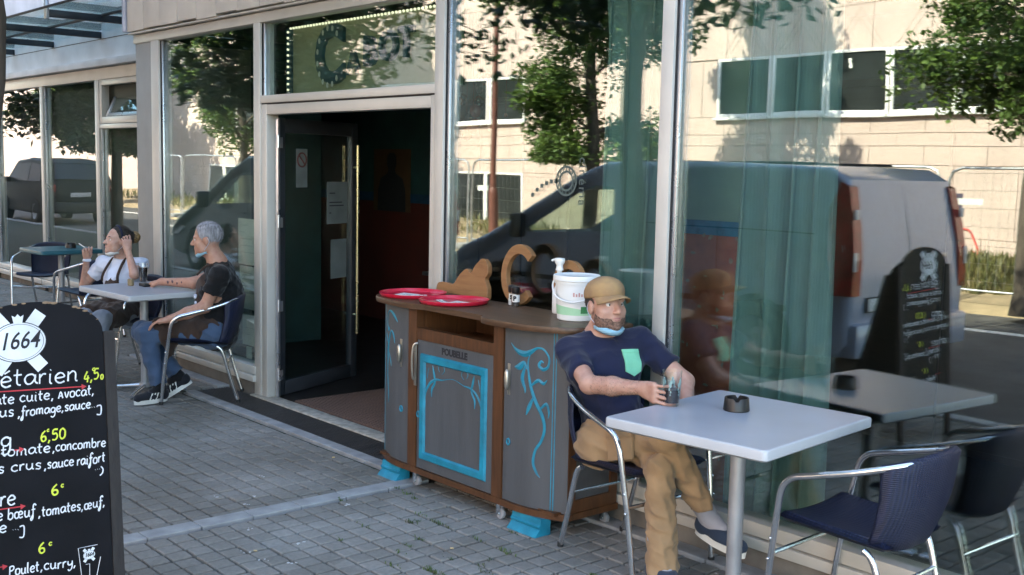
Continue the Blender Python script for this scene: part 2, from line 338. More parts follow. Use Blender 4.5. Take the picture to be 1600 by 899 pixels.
# ================================================================== ground, road, pavement
g = MB(); g.add([(-300, -300, -.16), (300, -300, -.16), (300, 300, -.16), (-300, 300, -.16)], [(0, 1, 2, 3)])
tag(g.build('ground', M_ground), kind='structure')
rd = MB(); rd.bx(-160, 40, -10.2, -3.62, -.3, -.1); tag(rd.build('road', M_asph), kind='structure')
ln = MB(); ln.bx(-160, 40, -8.82, -8.66, -.0999, -.095); tag(ln.build('road_edge_line', M_white), kind='structure')
pv = MB(); pv.bx(-40, 12, -3.48, 3.2, -.25, -.020)
PAVE = pv.build('pavement', M_joint); tag(PAVE, kind='structure')
for i in range(46):
    kb = MB(); kb.box((0, 0, 0), (.99, .14, .3), 0, .012)
    if i == 0: kme = kb.mesh('kerb_stone', M_kerb, True)
    inst('kerb_stone', kme, PAVE, (-36+i, -3.55, -.144), 0)
# paving blocks 10 x 10 cm
def covered(x, y):
    if -4.83 < x < -4.70: return True                              # pale band
    if -7.72 < x < -4.9 and y > -.36: return True                  # drain and strip before the door
    if y > -.11 and x > -9.4: return True                          # kerb strip along the wall
    if x < -9.4 and y > .86: return True
    if -6.2 < x < -5.2 and -2.8 < y < -1.78: return True           # tree pit
    return False
cells = []
for i in range(-122, 60):
    x = -4.385+.1*i+.05
    for j in range(-23, 22):
        y = -1.21+.1*j+.05
        if y < -3.44 or y > .9 or covered(x, y): continue
        if x > -4.83 or True:
            q = proj((x, y, 0)); vis = 150 < q[0] < 1600 and 560 < q[1] < 905
            cells.append((q[2] if vis else 99+abs(q[2]), x, y))
cells.sort()
bm_ = MB(); bm_.box((0, 0, 0), (.0915, .0915, .06), 0, .005)
bme = []
for k in range(4):
    m_ = MB(); m_.box((0, 0, 0), (.0900-.0012*k, .0890+.0008*k, .06), 0, .004+.001*k); bme.append(m_.mesh('paving_block', M_pave, False))
def near_block(c): return c[0] < 90
near = [c for c in cells if c[0] < 90][:300]; rest = [c for c in cells if c[0] >= 90]+[c for c in cells if c[0] < 90][300:]
for (d_, x, y) in near:
    o = inst('paving_block', bme[rng.integers(4)], PAVE, (x+rng.normal(0, .0012), y+rng.normal(0, .0012), -.03+rng.normal(0, .0011)), rng.normal(0, .012))
    o.rotation_euler[0] = rng.normal(0, .006); o.rotation_euler[1] = rng.normal(0, .006)
bl = MB()
for (d_, x, y) in rest:
    dz = rng.normal(0, .0011); a = .0446+rng.normal(0, .0006); c_ = .005; jx, jy = rng.normal(0, .0012, 2); t1, t2 = rng.normal(0, .006, 2)
    vv = [(x+jx+sx*a, y+jy+sy*a, -.04) for sx, sy in ((-1, -1), (1, -1), (1, 1), (-1, 1))]+[(x+jx+sx*a, y+jy+sy*a, dz-c_+t1*sx*a+t2*sy*a) for sx, sy in ((-1, -1), (1, -1), (1, 1), (-1, 1))]+[(x+jx+sx*(a-c_), y+jy+sy*(a-c_), dz+t1*sx*a+t2*sy*a) for sx, sy in ((-1, -1), (1, -1), (1, 1), (-1, 1))]
    ff = [(8, 9, 10, 11)]+[(q, (q+1) % 4, 4+(q+1) % 4, 4+q) for q in range(4)]+[(4+q, 4+(q+1) % 4, 8+(q+1) % 4, 8+q) for q in range(4)]
    bl.add(vv, ff)
o = bl.build('paving_blocks', M_pave, PAVE); tag(o, kind='stuff')
bd = MB()
for i in range(12): bd.bx(-4.825, -4.718, -3.45+i*.262, -3.45+i*.262+.258, -.05, .003, .004)
tag(bd.build('pavement_band', M_band, PAVE))
st = MB()
for i in range(9): st.bx(-7.66+i*.3, -7.66+i*.3+.296, -.37, -.285, -.05, .004, .004)
st.build('drain_edging', M_band, PAVE)
ks = MB()
for i in range(12): ks.bx(-4.98+i*.5, -4.98+i*.5+.495, -.105, -.002, -.05, .012, .006)
for i in range(4): ks.bx(-9.33+i*.42, -9.33+i*.42+.415, -.105, -.002, -.05, .012, .006)
ks.build('wall_kerb', M_band, PAVE)
# drain before the door
dr = thing('door_drain', 'long dark rubber drain grating in front of the open bar door', 'drain', (-6.3, -.16, 0))
f_ = MB(); f_.bx(-1.31, 1.3, -.122, .11, -.05, -.014); f_.build('tray', M_grate, dr)
br = MB(); br.bx(-1.31, 1.3, -.006, .006, -.012, .003); brm = br.mesh('bar', M_grate)
for i in range(12): inst('bar', brm, dr, (0, -.115+i*.0205, 0))
# tree pit
tp = MB(); tp.bx(-6.2, -5.2, -2.8, -1.78, -.1, -.02); tp.build('tree_pit_soil', mat('pit_soil', (.05, .04, .03), .95, var=.3, vscale=20, bump=1., bscale=50), PAVE)
# weeds in the joints
def tufts(spots, name):
    t = MB()
    for (x, y, n_, s_) in spots:
        for i in range(n_):
            a = random.uniform(0, 6.28); l_ = s_*random.uniform(.5, 1.2); bx_, by_ = x+random.gauss(0, .022), y+random.gauss(0, .008)
            dx, dy = math.cos(a)*l_*.8, math.sin(a)*l_*.8; wv = .0022; px, py = -math.sin(a)*wv, math.cos(a)*wv
            t.add([(bx_-px, by_-py, -.004), (bx_+px, by_+py, -.004), (bx_+dx*.5+px, by_+dy*.5+py, l_*.55), (bx_+dx*.5-px, by_+dy*.5-py, l_*.55), (bx_+dx, by_+dy, l_*.5)], [(0, 1, 2, 3), (3, 2, 4)])
    return t.build(name, M_weed)
M_weed = leaf_mat('weed_leaf', (.10, .16, .03), (.05, .08, .02))
sp = [(-3.985+random.uniform(-.35, .9), -1.21+.1*random.randint(1, 6)+.0, random.randint(6, 16), .018) for i in range(16)]
sp += [(-4.385+.1*random.randint(-3, 9), random.uniform(-1.5, -.5), random.randint(5, 12), .016) for i in range(16)]
tag(tufts(sp, 'joint_weeds'), 'small green weeds sprouting from the paving joints near the counter', 'weeds', kind='stuff')
# small litter: white bird droppings / chalk specks lie on the paving as flat flecks
fl = MB()
for (x, y) in [(-4.25, -1.37), (-4.05, -1.52), (-4.3, -1.62), (-5.1, -1.35), (-5.0, -1.2), (-4.9, -1.28), (-4.6, -.9), (-5.3, -1.0), (-4.15, -1.6), (-4.55, -1.45)]:
    for k in range(3):
        cx, cy_ = x+random.gauss(0, .012), y+random.gauss(0, .012); n_ = 7; rr = random.uniform(.003, .009)
        fl.prism([(cx+rr*random.uniform(.5, 1.2)*math.cos(q*6.283/n_), cy_+rr*random.uniform(.5, 1.2)*math.sin(q*6.283/n_)) for q in range(n_)], .0025, .004)
fl.build('droppings', mat('pale_fleck', (.6, .6, .6), .8), PAVE)
# verge on the far side of the road, rising to the wall
vg = MB(); N = 90; ys = [-10.2, -10.3, -10.6, -11.2, -12, -13, -14.3]; zs = [-.1, .02, .05, .10, .18, .25, .28]
vv = []; 
for j, (y, z) in enumerate(zip(ys, zs)):
    for i in range(N): vv.append((-60+i*100/(N-1), y, z+(random.gauss(0, .03) if j > 1 else 0)))
vg.add(vv, [(j*N+i, j*N+i+1, (j+1)*N+i+1, (j+1)*N+i) for j in range(len(ys)-1) for i in range(N-1)])
tag(vg.build('verge', mat('dry_verge_soil', (.33, .25, .15), .95, var=.2, vscale=3, bump=.8, bscale=30), smooth='all'), kind='structure')
gr = MB()
def tuft_field(t, n_, xr, yr, hr):
    for i in range(n_):
        x, y = random.uniform(*xr), random.uniform(*yr); z = np.interp(-y, [10.2, 10.6, 12, 14.3], [-.02, .05, .18, .28])
        a = random.uniform(0, 6.28); l_ = random.uniform(*hr)*(.6+.8*abs(math.sin(x*.9)*math.cos(x*.37+y))); wv = .018; px, py = math.cos(a)*wv, math.sin(a)*wv; lx, ly = random.gauss(0, .25)*l_, random.gauss(0, .25)*l_
        t.add([(x-px, y-py, z-.02), (x+px, y+py, z-.02), (x+px*.8+lx*.5, y+py*.8+ly*.5, z+l_*.6), (x-px*.8+lx*.5, y-py*.8+ly*.5, z+l_*.6), (x+lx, y+ly, z+l_)], [(0, 1, 2, 3), (3, 2, 4)])
tuft_field(gr, 16000, (-12, 3), (-14.2, -11.0), (.10, .30)); tuft_field(gr, 3500, (-45, -12), (-14.2, -11.4), (.1, .3))
tag(gr.build('verge_grass', leaf_mat('dry_grass', (.22, .19, .075), (.10, .12, .04))), 'dry yellow green grass and scrub below the pale wall', 'grass', kind='stuff')
# ================================================================== the bar building
BAR = thing('bar_building', 'bar front of tall glass panes in beige aluminium under a pale stone fascia', 'building', (0, 0, 0))
def part(name, m, parent, *boxes, ch=.003):
    b_ = MB()
    for q in boxes: b_.bx(*q, ch)
    return b_.build(name, m, parent, True)
YG = .03
# mullions
for (x0, x1) in ((-9.01, -8.86), (-7.247, -7.152), (-5.114, -5.031), (-3.42, -3.349), (-1.62, -1.54)):
    part('mullion', M_alu, BAR, (x0, x1, -.012, .10, .0 if x0 < -6 and x0 > -8 else .1, 2.66))
    part('gasket', M_dark, BAR, (x1, x1+.006, .004, .029, .21, 2.65), ch=0)
    part('glazing_bead', M_alu2, BAR, (x1+.006, x1+.026, .012, .0295, .21, 2.65), ch=.002)
PAN = ((-8.86, -7.247), (-5.031, -3.42), (-3.349, -1.62))
for (x0, x1) in PAN:
    part('sill', M_alu, BAR, (x0-.02, x1+.02, -.02, .10, .152, .212))
    part('lower_sill', M_alu, BAR, (x0-.02, x1+.02, -.035, .10, .10, .146))
    pl = part('plinth', M_plinth, BAR, ({-8.86: -8.95, -5.031: -5.114, -3.349: -3.385}[x0], {-7.247: -7.247, -3.42: -3.385, -1.62: -1.54}[x1], .0, .12, -.05, .0995), ch=0)
    wn = MB(); wn.bx(x0, x1, YG, YG+.006, .205, 2.66); wn.bx(x0, x1, YG+.016, YG+.022, .205, 2.66); wo = wn.build('window_pane', M_glass, BAR)
part('plinth', M_plinth, BAR, (-9.34, -8.95, .0, .12, -.05, .0995), ch=0)
part('head_rail', M_alu, BAR, (-9.36, 1.2, -.0135, .10, 2.655, 2.722))
part('head_flashing', M_alu, BAR, (-9.38, 1.2, -.05, .06, 2.728, 2.742))
part('transom_rail', M_alu, BAR, (-7.152, -5.114, -.010, .09, 2.10, 2.152))
part('transom_gap', M_dark, BAR, (-7.152, -5.114, .002, .08, 2.089, 2.101), ch=0)
part('door_jamb', M_alu, BAR, (-7.15, -7.072, -.004, .09, .012, 2.09)); part('door_jamb', M_alu, BAR, (-5.158, -5.115, -.004, .09, .012, 2.09))
part('door_head', M_alu, BAR, (-7.071, -5.159, -.003, .09, 2.02, 2.088))
tp_ = MB(); tp_.bx(-7.152, -5.114, YG, YG+.006, 2.145, 2.66); tp_.bx(-7.152, -5.114, YG+.016, YG+.022, 2.145, 2.66); tp_.build('transom_pane', M_glass, BAR)
part('threshold', M_stone, BAR, (-7.25, -5.03, -.05, .075, -.04, .012), ch=.006)
# fascia boards
for i in range(32):
    x0 = -9.37+.33*i; dz = random.uniform(-.006, .006)
    part('fascia_panel', M_fascia, BAR, (x0, x0+.326, -.058-random.uniform(0, .008), .02, 2.748+dz+.010*(i % 2), 4.6), ch=.003)
part('upper_wall', M_conc, BAR, (-9.37, 12, .02, 8.0, 4.6, 7.15), (-9.34, 12, .12, 8., 2.79, 4.59), (-9.37, 12, 3.12, 8., 0, 2.78), ch=0)
part('wall_pillar', M_pillar, BAR, (-9.34, -9.012, -.002, .9, .0996, 2.654))
part('inner_lining', M_teal, BAR, (-9.199, -9.19, .12, 1.72, .003, 2.76), ch=0)
part('return_wall', M_pillar, BAR, (-9.34, -9.2, .9, 1.7, 0, 2.78), ch=0)
dp = MB(); dp.tube([(-9.46, -.03, 2.76), (-9.46, -.03, 7)], .035, 12); dp.build('downpipe', mat('pipe_zinc', (.38, .42, .50), .5, metal=.3), BAR, True)
part('blocking_wall', M_conc, BAR, (-1.54, 12, -.0, 3.1, -.05, 2.74), ch=0)  # opaque stretch added in place of more panes, keeps daylight out of the bar
# interior
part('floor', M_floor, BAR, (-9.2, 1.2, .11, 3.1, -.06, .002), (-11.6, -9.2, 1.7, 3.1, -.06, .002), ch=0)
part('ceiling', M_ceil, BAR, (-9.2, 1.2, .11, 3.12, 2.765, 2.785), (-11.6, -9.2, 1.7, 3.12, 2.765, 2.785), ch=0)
part('back_wall_upper', M_teal, BAR, (-11.6, 1.2, 3.0, 3.1, 1.385, 2.76), ch=0)
part('back_wall_stripe', M_blue, BAR, (-11.6, 1.2, 2.998, 3.1, 1.29, 1.385), ch=0)
part('back_wall_lower', M_red, BAR, (-11.6, 1.2, 3.0, 3.1, .0, 1.29), ch=0)
part('end_wall', M_teal, BAR, (-11.7, -11.6, 1.7, 3.1, 0, 2.76), (-1.56, -1.541, .12, 3.0, 0, 2.76), ch=0)
# peeling patches of older plaster on the red wall
pp = MB()
for k in range(46):
    cx, cz = random.uniform(-6.2, -4.9), random.choice([random.gauss(1.27, .02), random.uniform(.5, 1.28)]); n_ = 8; rx, rz_ = random.uniform(.01, .05), random.uniform(.006, .03)
    pp.prism([(cx+rx*random.uniform(.4, 1.2)*math.cos(q*6.283/n_), cz+rz_*random.uniform(.4, 1.2)*math.sin(q*6.283/n_)) for q in range(n_)], -2.9985, -2.996, Matrix(((1, 0, 0, 0), (0, 0, -1, 0), (0, 1, 0, 0), (0, 0, 0, 1))))
tag(pp.build('flaked_paint', mat('old_plaster', (.30, .23, .17), .9, var=.2, vscale=20), BAR), kind='stuff')
ma = MB(); ma.bx(-6.85, -5.05, .09, 1.05, .002, .014)
mo = ma.build('door_mat', M_matb); tag(mo, 'brown ribbed mat just inside the open bar door', 'mat')
rb = MB(); rb.bx(-6.84, -5.06, 0, .012, .014, .019); rbm = rb.mesh('rib', M_matb)
for i in range(36): inst('rib', rbm, mo, (0, .098+i*.0265, 0))
# the door leaf, folded open inwards
DL = thing('door_leaf', 'open anthracite glass door leaf with a brass pull bar', 'door', (-7.085, .075, .01), math.atan2(.90, -.36))
part('frame', M_dalu, DL, (.0, .075, -.025, .025, 0, 1.99), (.885, .96, -.025, .025, 0, 1.99), (.075, .885, -.025, .025, 0, .10), (.075, .885, -.025, .025, 1.89, 1.99))
gp = MB(); gp.bx(.073, .887, -.004, .004, .098, 1.892); gp.build('pane', M_glass, DL)
hb = MB(); hb.tube([(.905, -.065, .35), (.905, -.065, 1.82)], .013, 10); hb.tube([(.905, -.02, .5), (.905, -.065, .5)], .008, 8); hb.tube([(.905, -.02, 1.65), (.905, -.065, 1.65)], .008, 8)
hb.build('pull_bar', mat('brass_bar', (.62, .55, .33), .25, metal=.9), DL, True)
part('hinge_profile', M_alu2, DL, (-.03, -.012, -.045, -.02, .0, 1.98), (-.012, .0, -.04, .03, 0, 1.985))
for z in (.12, .62, 1.22, 1.78):
    h_ = MB(); h_.tube([(-.035, -.05, z), (-.035, -.05, z+.09)], .014, 10); h_.bx(-.03, .012, -.055, -.046, z, z+.075, .002); h_.build('hinge', M_alu2, DL, True)
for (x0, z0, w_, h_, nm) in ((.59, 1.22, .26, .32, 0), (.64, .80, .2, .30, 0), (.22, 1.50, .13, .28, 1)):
    part('notice', mat('shaded_notice_paper', (.20, .22, .21), .8), DL, (x0, x0+w_, -.0065, -.0045, z0, z0+h_), ch=0)  # white sheets, the dim interior's shade put into their colour
    if nm == 1:
        rg = MB(); n_ = 24; cx, cz = x0+w_/2, z0+.2; rg.tube([(cx+.05*math.cos(q*6.283/n_), -.008, cz+.05*math.sin(q*6.283/n_)) for q in range(n_)], .006, 6, True); rg.tube([(cx-.035, -.008, cz+.035), (cx+.035, -.008, cz-.035)], .005, 6)
        rg.build('no_smoking_mark', mat('sign_red', (.16, .05, .04), .6), DL)
    elif w_ > .2:
        tx = MB()
        for (a, b_, zz) in ((.03, .10, .23), (.03, .19, .16), (.03, .21, .135), (.03, .05, .08)): tx.bx(x0+a, x0+b_, -.0078, -.0066, z0+zz, z0+zz+.008)
        tx.build('print', M_ink, DL)
# transom sign: olive board with marquee letters and bulbs
M_olive = mat('olive_sign_board', (.36, .37, .25), .7, var=.06)
M_letter = mat('dark_blue_letter', (.015, .07, .11), .5)
SG = thing('bar_sign', 'dark blue letter sign with small bulbs behind the glass above the bar door', 'sign', (-6.13, .16, 2.4))
part('board', M_olive, SG, (-.93, .98, .04, .06, -.24, .235), ch=0)
part('end_board', M_letter, SG, (-1.0, -.932, .02, .05, -.24, .23), ch=0)
M_bulb = emis_mat('marquee_bulb', (1., .93, .72), .22)
def put_text(txt, size, m, parent, M4, **k):
    o = bpy.data.objects.new('lettering', text_mesh(txt, size, m, **k)); COL.objects.link(o); o.parent = parent; o.matrix_local = M4; return o
FR = lambda x, y, z: frame_M((x, y, z), (1, 0, 0), (0, 0, 1))
put_text('C', .52, M_letter, SG, FR(-.42, .03, -.005), depth=.03, bold=.018)
for (ch, x, z, s_) in (('A', -.13, -.06, .2), ('B', .06, .0, .25), ('O', .27, .02, .25), ('T', .46, .03, .25)): put_text(ch, s_, M_letter, SG, FR(x, .03, z), depth=.03, bold=.01)
bu = MB()
for k in range(12):
    a = math.radians(50+k*260/11); bu.ellip((-.41+.15*math.cos(a), .012, -.0+.19*math.sin(a)), (.012, .006, .02), 8, 6)
tag(bu.build('letter_bulbs', M_paper, SG, True), kind='stuff')
sb = MB(); sb.ellip((0, 0, 0), (.009, .009, .009), 8, 6); sbm = sb.mesh('bulb', M_bulb, 'all')
for k in range(50): inst('bulb', sbm, SG, (-.93+k*.039, .02, .225))
for k in range(11): inst('bulb', sbm, SG, (-.955, .012, -.2+k*.04))
# things inside
def curtain(name, label, x0, x1, y, z0, z1, nf, amp, spread):
    nx, nz = nf*14, 24; V = []; 
    for j in range(nz+1):
        t = j/nz; z = z1+(z0-z1)*t
        for i in range(nx+1):
            s_ = i/nx; x = x0+(x1-x0)*s_+spread*t*(s_-.5)+.012*math.sin(t*3+s_*9)
            a = amp*(.6+.5*t)*(.75+.35*math.sin(s_*11+1.3)); ph = s_*nf*6.283+.8*math.sin(t*2.2+s_*7); w0 = math.sin(ph); yy = y+a*(abs(w0)**.6*(1 if w0 > 0 else -1))+.18*a*math.sin(ph*2.7+1+2*t); x += .018*math.sin(2*ph)
            V.append((x, yy, z))
    b_ = MB(); b_.add(V, [(j*(nx+1)+i, j*(nx+1)+i+1, (j+1)*(nx+1)+i+1, (j+1)*(nx+1)+i) for j in range(nz) for i in range(nx)])
    o = b_.build(name, M_curt, None, 'all'); md = o.modifiers.new('thickness', 'SOLIDIFY'); md.thickness = .003
    return tag(o, label, 'curtain', 'green curtains behind the bar windows')
curtain('window_curtain', 'green curtain hanging left of the window mullion behind the seated man', -4.03, -3.5, .23, .04, 2.64, 4, .085, .02)
curtain('window_curtain', 'wide green curtain gathered in the pane behind the bare table', -3.17, -2.72, .27, .04, 2.64, 4, .10, .10)
cpole = MB(); cpole.tube([(-4.95, .21, 2.66), (-1.7, .21, 2.66)], .012, 8); tag(cpole.build('curtain_pole', M_dalu, None, True), 'dark curtain pole across the top of the bar windows', 'curtain pole')
PO = thing('wall_poster', 'dim portrait poster on the back wall seen through the bar doorway', 'poster', (-9.86, 2.994, 1.52))
part('sheet', mat('tan_poster_paper', (.10, .057, .028), .8), PO, (-.34, .34, -.006, 0, -.33, .33), ch=0)
fg = MB(); poly = [(-.26, -.33), (-.25, -.1), (-.2, .02), (-.08, .07), (-.06, .11), (-.085, .17), (-.08, .25), (-.04, .29), (.04, .29), (.08, .25), (.085, .17), (.06, .11), (.08, .07), (.2, .02), (.25, -.1), (.26, -.33)]
fg.prism(poly, .006, .008, Matrix(((1, 0, 0, 0), (0, 0, -1, 0), (0, 1, 0, 0), (0, 0, 0, 1)))); fg.build('figure', mat('poster_black', (.03, .03, .035), .7), PO)
LP = thing('hanging_ornaments', 'cluster of small dark glass and red ornaments hanging inside the doorway', 'ornament', (-5.85, .9, 2.1))
M_orn = [mat('red_glass', (.22, .03, .02), .15, coat=.5), mat('dark_glass_ball', (.02, .02, .03), .1, coat=.5), mat('mirror_bead', (.8, .8, .82), .08, metal=1.)]
for k in range(24):
    x, y, z = random.uniform(-.2, .22), random.uniform(-.12, .12), random.uniform(-.2, .18); rr = random.uniform(.012, .045); mi = 2 if k % 8 == 3 else k % 2
    if mi == 2: rr = .011
    b_ = MB(); b_.ellip((x, y, z), (rr, rr, rr*1.15), 14, 9); b_.tube([(x, y, z+rr), (x, y, .6)], .0012, 4); b_.build('ornament', M_orn[mi], LP, 'all')
for (x0, x1, yb, lb) in ((-8.5, -6.15, 2.6, 'added tall dark cabinet darkening the room behind the counter pane'), (-5.15, -1.6, 2.55, 'added wide dark cabinet darkening the right of the bar')):
    CBN = thing('added_cabinet', lb, 'cabinet', ((x0+x1)/2, yb, 0)); hw = (x1-x0)/2  # invented furniture, covers the red wall where the room falls dark
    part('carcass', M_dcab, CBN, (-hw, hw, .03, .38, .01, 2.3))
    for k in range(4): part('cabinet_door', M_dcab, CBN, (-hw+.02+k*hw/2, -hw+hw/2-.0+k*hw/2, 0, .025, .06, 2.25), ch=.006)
PP = thing('painted_pillar', 'pillar painted red below a blue stripe beside the green curtain', 'pillar', (-3.66, .75, 0))
M_pred = mat('chipped_red_paint', (.62, .16, .085), .75, var=.3, vscale=14, c2=(.40, .09, .05), detail=9)
part('red_part', M_pred, PP, (-.2, .34, -.15, .15, .004, 1.372), ch=.004); part('blue_stripe', mat('chipped_blue_paint', (.03, .22, .42), .7, var=.2, vscale=18), PP, (-.201, .341, -.151, .151, 1.373, 1.445), ch=.004); part('upper_part', mat('pale_teal_paint', (.30, .46, .40), .75, var=.1, vscale=5), PP, (-.2, .34, -.15, .15, 1.446, 2.764), ch=.004)
random.seed(77); fk = MB()
for k in range(40):
    cx, cz = random.uniform(-.18, .3), random.choice([random.gauss(1.365, .012), random.uniform(.7, 1.37), random.uniform(.2, 1.3)]); n_ = 8; rx, rz_ = random.uniform(.004, .022), random.uniform(.003, .016)
    fk.prism([(cx+rx*random.uniform(.4, 1.2)*math.cos(q*6.283/n_), cz+rz_*random.uniform(.4, 1.2)*math.sin(q*6.283/n_)) for q in range(n_)], .1525, .1535, Matrix(((1, 0, 0, 0), (0, 0, -1, 0), (0, 1, 0, 0), (0, 0, 0, 1))))
tag(fk.build('flaked_paint', mat('bare_plaster', (.45, .36, .26), .9, var=.2, vscale=20), PP), kind='stuff')
BT = thing('bar_table', 'dark small table with a stool deep inside the bar', 'table', (-7.6, 2.3, 0))
part('top', M_dalu, BT, (-.35, .35, -.3, .3, .72, .75)); part('leg', M_dalu, BT, (-.03, .03, -.03, .03, .02, .72)); part('foot', M_dalu, BT, (-.2, .2, -.2, .2, .002, .02))
# papers fixed behind the left pane, and the decal
for (x0, x1, z0, z1, lb) in ((-7.62, -7.262, .93, 1.27, 'pale notice sheet taped high inside the pane beside the door'), (-7.60, -7.262, .60, .92, 'pale printed sheet below the high notice inside the pane'), (-7.56, -7.29, .33, .56, 'sheet with small print low inside the pane behind the grey haired man'), (-7.5, -7.42, .23, .32, 'small pale card at the foot of the pane beside the door')):
    p_ = MB(); p_.bx(x0, x1, .056, .059, z0, z1); po = p_.build('window_notice', M_paper); tag(po, lb, 'notice', 'notices behind the left pane')
    l_ = MB()
    for k in range(int((z1-z0)/.05)-1): l_.bx(x0+.04, x1-random.uniform(.06, .25)*(x1-x0)/.3, .0552, .0559, z1-.05-k*.05, z1-.047-k*.05)
    l_.build('print', mat('grey_ink', (.35, .38, .38), .8), po)
DC = thing('window_decal', 'pale film reel decal with vertical lettering on the window pane', 'decal', (-4.06, YG-.001, 1.63))
M_dec = mat('frosted_vinyl', (.09, .12, .11), .8)
dc = MB(); n_ = 40
def ring(t, cx, cz, r0, r1, y0=-.0012, y1=0.):
    vv = []
    for q in range(n_):
        a = q*2*math.pi/n_; 
        for rr in (r0, r1):
            for yy in (y0, y1): vv.append((cx+rr*math.cos(a), yy, cz+rr*math.sin(a)))
    ff = []
    for q in range(n_):
        a, b_ = 4*q, 4*((q+1) % n_); ff += [(a, b_, b_+2, a+2), (a+1, a+3, b_+3, b_+1), (a+2, b_+2, b_+3, a+3), (a, a+1, b_+1, b_)]
    t.add(vv, ff)
ring(dc, 0, 0, .042, .052); ring(dc, 0, 0, .066, .076)
for q in range(16):
    a = q*6.283/16; dc.box((.059*math.cos(a), -.0006, .059*math.sin(a)), (.006, .0012, .014), 0)
for q in range(6): dc.bx(-.085-q*.035, -.065-q*.035, -.0012, 0, -.012-q*q*.003, .008-q*q*.003)
dc.build('reel', M_dec, DC)
put_text('cinéma', .075, M_dec, DC, frame_M((.115, -.0004, .0), (0, 0, -1), (1, 0, 0)), depth=.001, spacing=1.15)
# ================================================================== recessed wing on the left
WG = thing('wing_building', 'recessed left wing with tall windows under a pale concrete wall', 'building', (0, 0, 0))
YW = .95
for (x0, x1) in ((-16.6, -16.5), (-14.65, -14.55), (-12.79, -12.68), (-10.9, -10.8)):
    part('mullion', M_alu, WG, (x0, x1, YW-.02, YW+.1, .1, 2.56)); part('glazing_bead', M_alu2, WG, (x1+.004, x1+.02, YW+.005, YW+.0295, .2, 2.55))
xs = (-18.4, -16.5, -14.55, -12.68, -10.8)
for i, (x0, x1) in enumerate(((-18.4, -16.6), (-16.5, -14.65), (-14.55, -12.79), (-12.68, -10.9), (-10.8, -9.34))):
    zt = 2.07 if i == 3 else 2.565
    p_ = MB(); p_.bx(x0, x1, YW+.03, YW+.036, .2, zt); p_.build('window_pane', M_glass, WG)
    part('sill', M_alu, WG, (x0-.03, x1+.03, YW-.05, YW+.1, .145, .205)); part('lower_sill', M_alu, WG, (x0-.03, x1+.03, YW-.07, YW+.1, .07, .135)); part('plinth', M_plinth, WG, (x0-.1, x1+.1, YW-.0, YW+.1, -.05, .069), ch=0)
    if i in (2, 3): part('blind', M_blind, WG, (x0+.02, x1-.02, YW+.12, YW+.125, .22, 2.5), ch=0)
part('head_rail', M_alu, WG, (-18.5, -9.345, YW-.018, YW+.1, 2.562, 2.69))
part('ledge', M_conc, WG, (-18.5, -9.345, YW-.09, YW+.1, 2.70, 2.775))
part('upper_wall', M_conc, WG, (-70, -9.38, YW-.02, 8, 2.78, 8.0), ch=0)  # carried on out of view to keep the sun off the parked car
part('string_line', M_dark, WG, (-18.5, -9.38, YW-.023, YW-.015, 3.0, 3.007), ch=0)
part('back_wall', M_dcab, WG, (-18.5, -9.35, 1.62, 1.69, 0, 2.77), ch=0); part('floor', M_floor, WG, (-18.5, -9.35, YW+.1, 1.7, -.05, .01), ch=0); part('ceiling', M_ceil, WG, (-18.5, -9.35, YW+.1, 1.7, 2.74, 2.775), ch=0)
part('far_wall', M_conc, WG, (-70, -18.4, YW-.01, 8, -.1, 2.78), ch=0)
# hopper window standing open inside its frame
part('vent_frame', M_alu, WG, (-12.68, -12.61, YW-.01, YW+.08, 2.075, 2.56), (-10.97, -10.9, YW-.01, YW+.08, 2.075, 2.56), (-12.61, -10.97, YW-.01, YW+.08, 2.075, 2.15), (-12.61, -10.97, YW-.01, YW+.08, 2.50, 2.56))
part('vent_rail', M_alu, WG, (-12.68, -10.9, YW-.015, YW+.09, 2.02, 2.07))
hs = thing('hopper_sash', 'tilted open hopper sash above the left wing window', 'window', (-11.79, YW+.03, 2.155))
part('sash_frame', M_alu2, hs, (-.79, -.745, -.012, .012, 0, .34), (.745, .79, -.012, .012, 0, .34), (-.745, .745, -.012, .012, 0, .04), (-.745, .745, -.012, .012, .30, .34))
p_ = MB(); p_.bx(-.746, .746, -.003, .003, .038, .302); p_.build('sash_pane', M_glass, hs)
hs.rotation_euler = (math.radians(-24), 0, 0)
# glass canopy
CN = thing('glass_canopy', 'glass canopy on dark steel arms over the recessed left wing', 'canopy', (-13.5, YW, 3.05))
for x in (2.46, .93, -.6, -2.1, -3.6):
    b_ = MB(); b_.bx(x-.025, x+.025, -1.09, -.02, -.04, .03, .004); b_.build('arm', M_steel, CN, True)
    e_ = MB(); e_.bx(x-.03, x+.03, -1.13, -1.095, -.06, .12, .005); e_.build('arm_end', M_alu2, CN, True)
xs_ = [4.0, 2.46, .93, -.6, -2.1, -3.6, -5.]
for a, b_ in zip(xs_[1:], xs_[:-1]):
    p_ = MB(); p_.bx(a+.03, b_-.03, -1.12, -.02, .04, .052, .002); p_.build('canopy_pane', M_glass2, CN)
part('edge_rail', M_steel, CN, (-5, 3.95, -1.135, -1.12, .035, .057)); part('mid_rail', M_steel, CN, (-5, 3.95, -.6, -.575, .012, .038))
